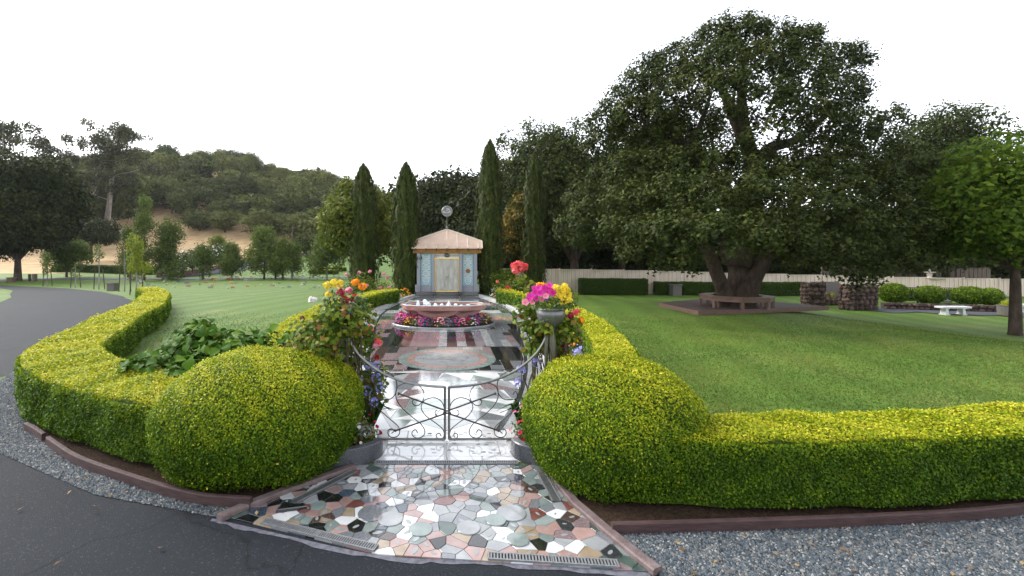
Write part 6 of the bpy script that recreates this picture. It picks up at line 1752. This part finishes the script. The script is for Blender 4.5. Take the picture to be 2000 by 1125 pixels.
bin_('square concrete litter bin in front of the clipped hedge by the oak', 1319, 577, .70, .85)
bin_('grey litter bin left of the pale birch beside the uphill road', 440, 537.5, .62, .66)
bin_('dark litter bin right of the pale birch beside the uphill road', 452, 537.5, .45, .55, 'pit')
bin_('small square bin under the weeping birches', 323, 543, .55, .5)
# utility pole and thin far pole
x, y, z = W(571, 490); x, y = (571 - CX) / FPX * 108, 108; z = Z(x, y)
t = thing('utility_pole', 'brown wooden utility pole at the foot of the hill', 'pole', (x, y, z)); mb = MB(); mb.tube([(0, 0, -.3), (0, 0, 6.6)], [.16, .12], 8); mb.build('pole', M['twig'], t); mb = MB(); mb.box((0, 0, 6.0), (1.2, .1, .1)); mb.build('crossarm', M['twig'], t)
x, y = (1850 - CX) / FPX * 60, 60; z = Z(x, y)
t = thing('utility_pole', 'thin utility pole seen in the sky gap right of the oak', 'pole', (x, y, z)); mb = MB(); mb.tube([(0, 0, -.3), (0, 0, 8.8)], [.13, .09], 8); mb.build('pole', M['twig'], t); mb = MB(); mb.box((0, 0, 7.7), (2.2, .1, .1)); mb.build('crossarm', M['twig'], t)
# child-size bright sign / figure by the road bend: two low markers
x, y, z = W(64, 549); t = thing('road_marker', 'low pinkish folding marker standing at the far road bend', 'marker', (x, y, z), .3)
mb = MB(); mb.box((-.28, 0, .38), (.06, .5, .8)); mb.box((.28, 0, .38), (.06, .5, .8)); mb.build('leg', M['twig'], t)['kind'] = 'stuff'; mb = MB(); mb.box((.12, -.05, .5), (.34, .05, .6)); mb.build('board', M['f_pinkpaint'] if 'f_pinkpaint' in M else M['kerb_pink'], t)

# ================================================================ STONE WALLS AT THE RIGHT
M['rubble'] = mat('dark_brown_rubble', (0.045, 0.030, 0.026), (0.135, 0.092, 0.078), .9, 7, .15, bump=.8, bscale=20, objvar=.5)
M['mortar_dark'] = mat('dark_mortar', (0.04, 0.032, 0.028), (0.075, 0.06, 0.052), .95, 20)
M['plaque'] = mat('dull_bronze_plaque', (0.09, 0.078, 0.075), (0.16, 0.145, 0.14), .45, 12, .4, metal=.2)
rs = np.random.default_rng(301)
ROCK = []
for i in range(8):
    mb = MB(); mb.blob((0, 0, 0), (.5, .5, .5), rs, .16, 6, 4); ROCK.append(mb.mesh('stone')); ROCK[-1].materials.append(M['rubble'])
def rubble_face(t, a, b, z0, z1, size, depth=.10):
    """stones laid in rough courses on the face from a to b (local xy), z0..z1"""
    L = math.hypot(b[0] - a[0], b[1] - a[1]); rz = math.atan2(b[1] - a[1], b[0] - a[0]); z = z0
    while z < z1 - .03:
        hh = min(size * rs.uniform(.7, 1.1), z1 - z)
        if z1 - z - hh < size * .4: hh = z1 - z
        x = 0
        while x < L - .02:
            w = min(size * rs.uniform(.8, 1.6), L - x)
            if L - x - w < size * .5: w = L - x
            o = obj('stone', ROCK[rs.integers(8)], None, t, (a[0] + (x + w / 2) * math.cos(rz), a[1] + (x + w / 2) * math.sin(rz), z + hh / 2), (0, 0, rz), (w * 1.08, depth * 2 * rs.uniform(.8, 1.2), hh * 1.08))
            x += w
        z += hh
def rubble_block(label, cx, cy, w, d, h, rz, size=.27, faces=('f', 'r', 'l')):
    t = thing('stone_wall', label, 'stone wall', (cx, cy, Z(cx, cy)), rz)
    mb = MB(); mb.box((0, 0, h / 2 - .02), (w - .06, d - .06, h - .02)); mb.build('core', M['mortar_dark'], t)
    if 'f' in faces: rubble_face(t, (-w / 2, -d / 2), (w / 2, -d / 2), 0, h, size)
    if 'r' in faces: rubble_face(t, (w / 2, -d / 2), (w / 2, d / 2), 0, h, size)
    if 'l' in faces: rubble_face(t, (-w / 2, d / 2), (-w / 2, -d / 2), 0, h, size)
    return t
x, y, z = W(1592, 600); w1 = rubble_block('rough stone pillar wall left of the gap, with a hose beside it', x + .0, y + .2, .95, .55, 1.45, -.15)
x2, y2, z2 = W(1625, 597); w1b = rubble_block('rough stone wall behind the hose carrying a bronze plaque', x2 + .25, y2 + .9, 1.5, .4, 1.42, -.05, faces=('f', 'r'))
mb = MB(); mb.box((.25, -.36, .95), (.75, .05, .85)); mb.build('plaque', M['plaque'], w1b)
x3, y3, z3 = W(1685, 606); w2 = rubble_block('rough stone wall block right of the gap, partly under oak leaves', x3, y3 + .3, 1.75, .7, 1.42, .12)
def side_rubble(label, p0, p1, h, d, size=.24):
    a, b = W(*p0), W(*p1); cx, cy = (a[0] + b[0]) / 2, (a[1] + b[1]) / 2; L = math.hypot(b[0] - a[0], b[1] - a[1])
    return rubble_block(label, cx, cy, L, d, h, math.atan2(b[1] - a[1], b[0] - a[0]), size, ('f', 'r'))
lw = side_rubble('long low stone retaining wall under the clipped round shrubs', (1722, 603), (1952, 610), .38, .4, .22)
side_rubble('stone wall with flat top far behind the left round shrub', (1718, 574), (1768, 575), 1.02, .4, .26)
side_rubble('dark stone wall behind the tiered fountain at the right', (1848, 576), (1912, 577), 1.0, .4, .26)
x, y, z = W(1612, 597)
t = thing('garden_hose', 'brown garden hose coiled on a stand by the stone wall', 'hose', (x, y - .05, z))
mb = MB()
for k in range(6):
    r = .34 - .018 * k; mb.tube([(r * .8 * math.cos(2 * PI * i / 20), -.02 * k, .46 + r * 1.1 * math.sin(2 * PI * i / 20)) for i in range(21)], .018, 5)
mb.build('hose_coil', M['deck_face'], t)['kind'] = 'stuff'; mb = MB(); mb.tube([(0, .03, 0), (0, .03, 1.05)], .025, 6); mb.build('stand', M['iron'], t)
M['lime'] = leafmat('lime_yellow_leaves', [(0, (.16, .20, .01)), (1, (.42, .42, .03))], .3, .5)
def pot_plant(label, loc, m, n, r, h, seed, name='potted_plant'):
    rg = np.random.default_rng(seed); t = thing(name, label, 'plant', loc)
    D = rg.normal(0, 1, (n, 3)); D[:, 2] = np.abs(D[:, 2]); D /= np.linalg.norm(D, axis=1, keepdims=True)
    obj('foliage', leaves('foliage', D * np.array([r, r * .7, h]) * rg.uniform(.4, 1, (n, 1)), D + np.array([0, 0, .4]), .10, .55, rg.random(n), rg, .5), M[m], t)['kind'] = 'stuff'
    mb = MB(); mb.tube([(0, 0, 0), (0, 0, h * .6)], .015, 4); mb.build('stem', M['stem'], t); return t
a = W(1612, 597)
cs = thing('stone_ledge', 'low stone ledge holding yellow plants between the rough walls', 'stone ledge', (a[0] + .45, a[1] + .45, a[2]))
mb = MB(); mb.box((0, 0, .25), (1.3, .45, .5), ch=.02); mb.build('ledge', M['mortar_dark'], cs); rubble_face(cs, (-.65, -.225), (.65, -.225), 0, .5, .25)
pot_plant('lime yellow plant on the stone ledge, left one', (a[0] + .15, a[1] + .40, a[2] + .5), 'lime', 130, .26, .3, 311); pot_plant('lime yellow plant on the stone ledge, right one', (a[0] + .75, a[1] + .42, a[2] + .5), 'lime', 130, .26, .3, 312)
# clipped balls, box hedge, iron fence, tiered fountain
for i, (px, py, w_, h_, lab) in enumerate([(1745, 590, 42, 30, 'clipped green ball shrub beside the stone block'), (1815, 593, 40, 27, 'clipped green ball shrub, second on the low wall'), (1893, 595, 46, 27, 'widest clipped ball shrub, third on the low wall'), (1934, 595, 34, 26, 'clipped ball shrub at the right end of the low wall')]):
    x, y, z = W(px, 603 + i * 2); y += .75; s = y / FPX
    b = ball_bush('round_bush', lab, (x * y / (y - .75), y), w_ * s / 2, w_ * s / 2, h_ * s * .62, .38 + h_ * s * .5, leaf=.045, dens=2600, m=M['hedge'], young=.3, seed=320 + i, near=20, group='clipped balls on the low wall')
hedge('clipped_hedge', 'square clipped green hedge in front of the tiered fountain', [W(1762, 592)[:2], W(1872, 593)[:2]], .7, .72, leaf=.05, dens=2600, young=.5, near=20, seed=331, z0=.15)
M['turf'] = M['lawn']
t = thing('iron_railing', 'black iron railing between the clipped round shrubs', 'railing', (0, 0, 0))
a, b = W(1744, 592), W(1868, 594); t.location = a; L = math.hypot(b[0] - a[0], b[1] - a[1]); t.rotation_euler = (0, 0, math.atan2(b[1] - a[1], b[0] - a[0]))
M['black_iron'] = mat('black_painted_iron', (.008, .008, .009), (.02, .02, .022), .5)
for z_ in (.42, 1.02): mb = MB(); mb.box((L / 2, -.3, z_), (L, .04, .04)); mb.build('rail', M['black_iron'], t)
for k in range(4): mb = MB(); mb.box((L * k / 3, -.3, .58), (.07, .07, 1.1)); mb.build('post', M['black_iron'], t)
mb = MB(); [mb.box((L * (k + .5) / 30, -.3, .72), (.02, .02, .58)) for k in range(30)]; mb.build('bars', M['black_iron'], t)['kind'] = 'stuff'
M['old_white'] = mat('weathered_white_stone', (0.42, 0.38, 0.33), (0.62, 0.58, 0.52), .7, 12, .3)
x, y, z = W(1816, 577); t = thing('tiered_fountain', 'small weathered white tiered fountain before the cream fence', 'fountain', (x, y, z)); t.scale = (1.25, 1.25, 1.15)
mb = MB(); mb.lathe([(.95, 0), (1.0, .42), (.9, .42), (.85, .3)], 16); mb.build('basin', M['old_white'], t)
mb = MB(); mb.lathe([(.22, .1), (.16, .4), (.22, .55), (.12, .7), (.18, .95)], 10); mb.build('pedestal', M['old_white'], t)
mb = MB(); mb.lathe([(.15, .93), (.45, 1.02), (.72, 1.14), (.74, 1.18), (.64, 1.16), (.3, 1.08)], 16); mb.build('upper_bowl', M['old_white'], t)
mb = MB(); mb.lathe([(.12, 1.08), (.10, 1.3), (.16, 1.38), (.08, 1.45)], 8); mb.build('stem', M['old_white'], t)
mb = MB(); mb.lathe([(.08, 1.44), (.26, 1.52), (.28, 1.56), (.06, 1.58), (.05, 1.7), (.01, 1.75)], 12); mb.build('top_bowl', M['old_white'], t)
# bronze slab on the wall, benches, planter pot
x, y, z = W(1856, 603); t = thing('memorial_slab', 'grey slanted memorial slab leaning on the low stone wall', 'memorial', (x, y + .5, z + .38)); mb = MB(); mb.add([(-.5, -.15, 0), (.5, -.15, 0), (.42, .45, .30), (-.42, .45, .30), (-.5, -.15, -.06), (.5, -.15, -.06), (.42, .45, .22), (-.42, .45, .22)], [(0, 1, 2, 3), (7, 6, 5, 4), (4, 5, 1, 0), (5, 6, 2, 1), (6, 7, 3, 2), (7, 4, 0, 3)]); mb.build('slab', M['plaque'], t)
mb = MB(); mb.box((0, .15, .08), (.7, .3, .16)); mb.build('slab_support', M['mortar_dark'], t)
M['white_stone'] = mat('white_cast_stone', (0.48, 0.50, 0.50), (0.66, 0.68, 0.68), .6, 20, .3, bump=.1)
def stone_bench(label, px, py, L=1.45):
    x, y, z = W(px, py); t = thing('stone_bench', label, 'bench', (x, y, z), -.02, 'white stone benches')
    mb = MB(); mb.box((0, 0, .40), (L, .42, .09), ch=.02); mb.build('seat', M['white_stone'], t)
    for s in (-1, 1):
        mb = MB(); mb.box((s * L * .29, 0, .03), (.20, .36, .06)); mb.box((s * L * .29, 0, .205), (.14, .30, .29), taper=.85); mb.box((s * L * .29, 0, .335), (.20, .34, .04)); mb.build('leg', M['white_stone'], t)
stone_bench('white stone bench on the path in front of the low stone wall', 1861, 615)
stone_bench('white stone bench at the right edge beside the planter pot', 2003, 610, 1.2)
x, y, z = W(1969, 618); t = thing('planter_pot', 'round aggregate planter pot at the right of the path', 'planter', (x, y, z))
mb = MB(); mb.lathe([(.30, 0), (.36, .06), (.385, .5), (.40, .52), (.40, .56), (.34, .56), (.33, .5)], 18); mb.build('pot', M['concrete'], t, smooth=False)
pot_plant('yellow green bushy plant in the aggregate planter pot', (x, y, z + .52), 'lime', 220, .36, .32, 341)
# ================================================================ FLOWER POSIES ON THE FAR LAWN
pos = [(271, 548, 'white', 6), (276, 553, 'white', 8), (289, 557, 'purple', 6), (298, 557, 'white', 5), (323, 550, 'white', 6), (326, 556, 'yellow', 5), (348, 550, 'purple', 6), (341, 553, 'white', 4), (364, 553, 'purple', 7), (368, 559, 'pink', 8), (341, 560, 'white', 4), (390, 556, 'crimson', 4), (402, 552, 'coral red', 6), (416, 545, 'orange', 6), (421, 548, 'orange', 5), (414, 557, 'orange', 6), (412, 562, 'purple', 7), (446, 546, 'coral red', 7), (450, 544, 'white', 7), (461, 543, 'white', 8), (467, 545, 'coral red', 5), (452, 553, 'orange', 6), (460, 553, 'lavender', 5), (447, 563, 'white', 5), (454, 562, 'coral red', 7), (481, 550, 'white', 7), (483, 559, 'coral red', 6), (491, 541, 'pink', 5), (499, 558, 'orange', 4), (509, 557, 'white', 4), (530, 558, 'pink', 7), (535, 558, 'white', 6), (545, 553, 'lavender', 5), (514, 544, 'white', 5), (528, 543, 'pink', 4), (552, 562, 'white', 5), (565, 561, 'lavender', 6), (575, 541, 'white', 6), (581, 549, 'coral red', 5), (591, 539, 'white', 6), (593, 556, 'white', 8), (595, 553, 'purple', 6), (606, 564, 'silvery', 4), (614, 562, 'lavender', 6), (622, 561, 'white', 6), (635, 543, 'white', 5), (662, 543, 'silvery', 6), (250 + 330, 527, 'white', 3), (545, 527, 'pink', 3), (521, 533, 'white', 3)]
cnt = {}
for px, py, col, w_ in sorted(pos):
    x, y, z = W(px, py + 1); s = w_ * y / FPX / .30; cnt[col] = cnt.get(col, 0) + 1
    bed_plant(col, (x, y, z), '%s posy lying on the far lawn, %s %s one from the left' % (col, ORD[cnt[col] - 1], col), 'flower posies on the far lawn graves', (s, s, s * .75), px)
# oleanders with white flowers on a low red wall beside the uphill road
M['oleander'] = leafmat('oleander_leaves', [(0, (.022, .038, .014)), (.6, (.06, .085, .03)), (1, (.11, .14, .05))], .2, .5)
rg = np.random.default_rng(351)
for i, (px, pyb, Y, pt, wpx) in enumerate([(326, 536, 60, 492, 26), (342, 534, 61, 490, 26), (358, 533, 62, 486, 28), (376, 531, 64, 484, 30), (394, 529, 66, 478, 30), (412, 526, 69, 474, 30), (428, 523, 73, 472, 30), (442, 519, 78, 474, 26)]):
    (p, h) = T(px, pyb, Y, pt); wd = wpx * Y / FPX
    t = broad_tree('oleander_shrub', 'white flowering oleander along the uphill road, %s from the left' % ORD[i], 'shrub', p, h, wd, M['oleander'], 360 + i, n=12, leaf=.22, dens=3, per=9, clr=.22, trunk=.06, base=.03, low=.9, group='white oleanders beside the uphill road')
    k = 90; D = rg.normal(0, 1, (k, 3)); D[:, 1] = -np.abs(D[:, 1]); D /= np.linalg.norm(D, axis=1, keepdims=True)
    P = D * np.array([wd * .5, wd * .5, h * .46]) + np.array([0, 0, h * .48]); cc = np.sin(P[:, 0] * 3 + i) * np.sin(P[:, 2] * 2.7) > -.2
    obj('blossoms', leaves('blossoms', P[cc], D[cc], .24, .9, rg.random(int(cc.sum())), rg, .4), M['f_white'], t)['kind'] = 'stuff'
M['red_wall'] = mat('reddish_wall_blocks', (.10, .052, .042), (.19, .11, .092), .85, 5, .2, bump=.4, objvar=.2)
wp = crom([W(298, 543)[:2], W(340, 541)[:2], W(385, 534.5)[:2], W(425, 526)[:2], W(447, 520)[:2]], 10)
t = thing('retaining_wall', 'low reddish retaining wall below the white oleanders', 'wall', (wp[0][0], wp[0][1], 0))
for a, b in zip(wp[:-1], wp[1:]):
    L = math.hypot(b[0] - a[0], b[1] - a[1]); z = Z((a[0] + b[0]) / 2, (a[1] + b[1]) / 2); rz = math.atan2(b[1] - a[1], b[0] - a[0])
    for k in range(2):
        mb = MB(); mb.box(((a[0] + b[0]) / 2 - wp[0][0], (a[1] + b[1]) / 2 - wp[0][1] + .9, z + .16 + k * .36), (L * .98, .4, .34), rz, ch=.02); mb.build('block', M['red_wall'], t)
# ================================================================ FALLEN LEAVES
rg = np.random.default_rng(401)
M['dead_leaf'] = leafmat('dry_fallen_leaves', [(0, (.09, .05, .025)), (.5, (.20, .12, .05)), (1, (.34, .25, .12))], .1, .7)
xs = np.concatenate([rg.uniform(1.5, 7, 46), rg.uniform(-6, -1.5, 40), rg.uniform(-6, 1.2, 11), rg.uniform(5, 18, 90)])
ys_ = np.concatenate([rg.uniform(3.1, 3.75, 46), rg.uniform(3.9, 5.2, 40), rg.uniform(2.9, 3.6, 11), rg.uniform(8, 19, 90)])
P = np.stack([xs, ys_, gz(xs, ys_) + np.where(ys_ > 7, .035, .028)], 1)
tag(obj('fallen_leaves', leaves('fallen_leaves', P, np.tile([0, 0, 1.0], (len(P), 1)), rg.uniform(.03, .06, len(P)), .55, rg.random(len(P)), rg, .3), M['dead_leaf']), 'scattered dry brown fallen leaves on drive, gravel and lawn', None, None, 'stuff')
# ================================================================ THIN MORNING HAZE
M['haze'] = bpy.data.materials.new('haze'); M['haze'].use_nodes = True
hn, hl = M['haze'].node_tree.nodes, M['haze'].node_tree.links
hn.remove(hn['Principled BSDF'])
pv = hn.new('ShaderNodeVolumePrincipled'); pv.inputs['Density'].default_value = 0.00013; pv.inputs['Color'].default_value = (0.93, 0.95, 1.0, 1); pv.inputs['Anisotropy'].default_value = 0.2
hl.new(pv.outputs['Volume'], hn['Material Output'].inputs['Volume'])
mb = MB(); mb.box((500, 1000, 34), (16000, 7000, 76)); tag(mb.build('haze', M['haze']), 'thin pale morning haze in the air', None, None, 'stuff')
scene.cycles.volume_bounces = 0
